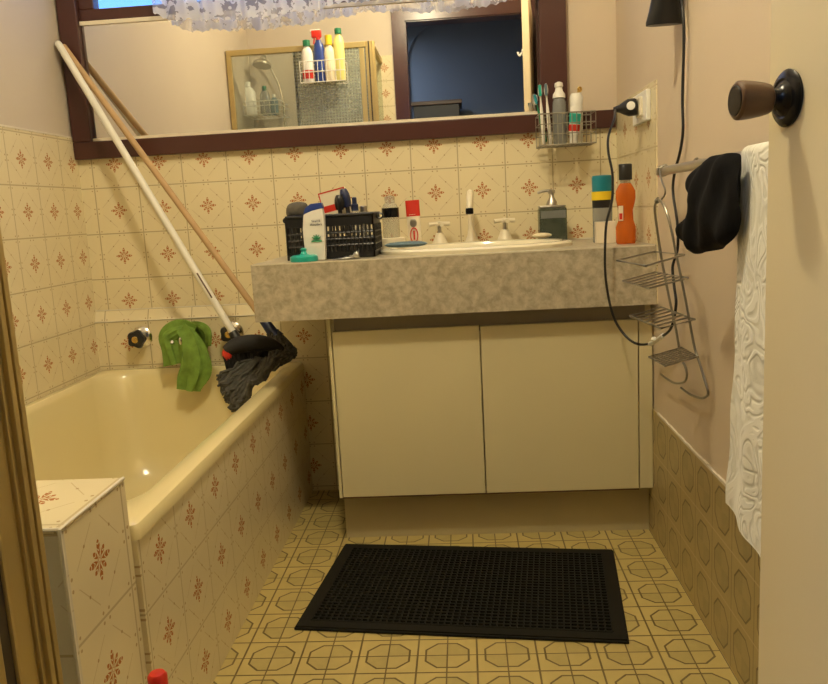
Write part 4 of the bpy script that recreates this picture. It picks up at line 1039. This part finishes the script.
# soap dispenser: square smoky bottle with metal pump
c = on_counter(553, -.085); t = thing('soap_dispenser', 'square smoky soap dispenser with a metal pump on the counter', 'soap dispenser', tuple(c))
obj('bottle', B(c+Vector((-.042, -.030, 0)), c+Vector((.042, .030, .105)), .005), 'smoke', t)
obj('liquid', B(c+Vector((-.036, -.024, .006)), c+Vector((.036, .024, .068)), .003), 'bronze', t)
obj('label', B(c+Vector((-.038, -.0315, .073)), c+Vector((.038, -.030, .096))), 'greyclear', t)
b = bmesh.new(); box(b, c+Vector((-.040, -.028, .105)), c+Vector((.040, .028, .112)), .003); lathe(b, [(.018, .111), (.016, .122), (.008, .135), (.006, .150)], c, 22); obj('collar', b, 'steel', t, True)
b = bmesh.new(); tube(b, [c+Vector((0, 0, .148)), c+Vector((0, 0, .158))], .011, 16); tube(b, crom([c+Vector((.008, 0, .155)), c+Vector((-.02, 0, .157)), c+Vector((-.043, -.002, .152))], 5), .0045, 10); obj('pump_spout', b, 'steel', t, True)
# white soap box with the deodorant behind it
c = on_counter(605, -.32); t = thing('soap_carton', 'small cream soap carton in front of the teal can', 'box', tuple(c))
obj('carton', B(c+Vector((-.026, -.014, 0)), c+Vector((.028, .014, .060)), .001), 'ivory', t); obj('flap', B(c+Vector((-.0255, -.0135, .060)), c+Vector((.0275, .0135, .0608))), 'white', t)
c, t = cyl_item('deodorant_can', 'teal, yellow and black deodorant on the counter behind the cream carton', 'deodorant', 603, -.275, [('base', 'greyclear', [(.026, 0), (.028, .004), (.028, .098)]), ('black_band', 'black', [(.0285, .098), (.0285, .120)]), ('yellow_band', 'yellow', [(.0305, .120), (.0305, .144)]), ('cap', 'teal_can', [(.0285, .144), (.029, .182), (.027, .188), (.010, .190)])], sy_=.72)
# mouthwash
c, t = cyl_item('mouthwash_bottle', 'orange mouthwash bottle with a black cap at the right end of the counter', 'bottle', 626, -.40, [('body', 'amber', [(.024, 0), (.0265, .005), (.0265, .045), (.021, .060), (.019, .090), (.024, .108), (.0265, .122), (.0262, .140), (.018, .156), (.013, .162)]), ('neck', 'clear', [(.0135, .160), (.0135, .172)]), ('cap', 'black', [(.0175, .170), (.0178, .210), (.016, .212)])], sy_=.8)
obj('label', B(c+Vector((-.022, -.0185, .062)), c+Vector((-.010, -.014, .102)), .001), 'ivory', t)
obj('label_print', B(c+Vector((-.0205, -.0192, .066)), c+Vector((-.0125, -.0184, .082))), 'red', t)

# ------------------------------------------------------------------ light
LP = Vector((-.12, -1.38, H))
cl = thing('ceiling_light', 'round white glass ceiling light', 'ceiling light', tuple(LP))
b = bmesh.new(); lathe(b, [(.13, 0), (.13, -.02), (.12, -.025)], LP, 36); obj('rim', b, 'white', cl, True)
me_ = bpy.data.materials.new('lit glass'); me_.use_nodes = True; nt = me_.node_tree; bb = nt.nodes['Principled BSDF']
bb.inputs['Base Color'].default_value = (.9, .85, .75, 1); bb.inputs['Emission Color'].default_value = (1, .74, .42, 1); bb.inputs['Emission Strength'].default_value = 6; Mt['lit'] = me_
def light(name, kind, loc, energy, col, size=.1, rot=(0, 0, 0), sizey=None):
    l = bpy.data.lights.new(name, kind); l.energy = energy; l.color = col
    if kind == 'AREA':
        l.size = size
        if sizey: l.shape = 'RECTANGLE'; l.size_y = sizey
    else: l.shadow_soft_size = size
    o = bpy.data.objects.new(name, l); C.objects.link(o); o.location = loc; o.rotation_euler = rot; return o
b = bmesh.new(); lathe(b, [(.115, -.024), (.10, -.045), (.06, -.058), (.01, -.062)], LP, 36); obj('diffuser', b, 'lit', cl, True)
light('ceiling_lamp', 'POINT', (LP.x, LP.y, LP.z-.13), 48, (1, .88, .60), .05)
light('hall_dusk_fill', 'AREA', (-.9, -3.4, 2.3), 26, (.55, .72, 1), .5, (0, 0, 0))  # added bluish area lamp below the hall ceiling, stands in for dusk light
w = bpy.data.worlds.new('dusk'); sc.world = w; w.use_nodes = True; bg = w.node_tree.nodes['Background']
nt = w.node_tree; tcn = nt.nodes.new('ShaderNodeTexCoord'); sp2 = nt.nodes.new('ShaderNodeSeparateXYZ'); nt.links.new(tcn.outputs['Generated'], sp2.inputs[0])
rp_ = nt.nodes.new('ShaderNodeValToRGB'); rp_.color_ramp.elements[0].color = (.10, .30, .80, 1); rp_.color_ramp.elements[1].color = (.05, .20, .75, 1); nt.links.new(sp2.outputs[2], rp_.inputs[0]); nt.links.new(rp_.outputs[0], bg.inputs[0])
bg.inputs[1].default_value = 3.2
vs_ = sc.view_settings; vs_.view_transform = 'Standard'; vs_.look = 'None'; vs_.gamma = 1; vs_.exposure = 0; vs_.use_curve_mapping = False
for o in bpy.data.objects:
    if '_w' in o: del o['_w']
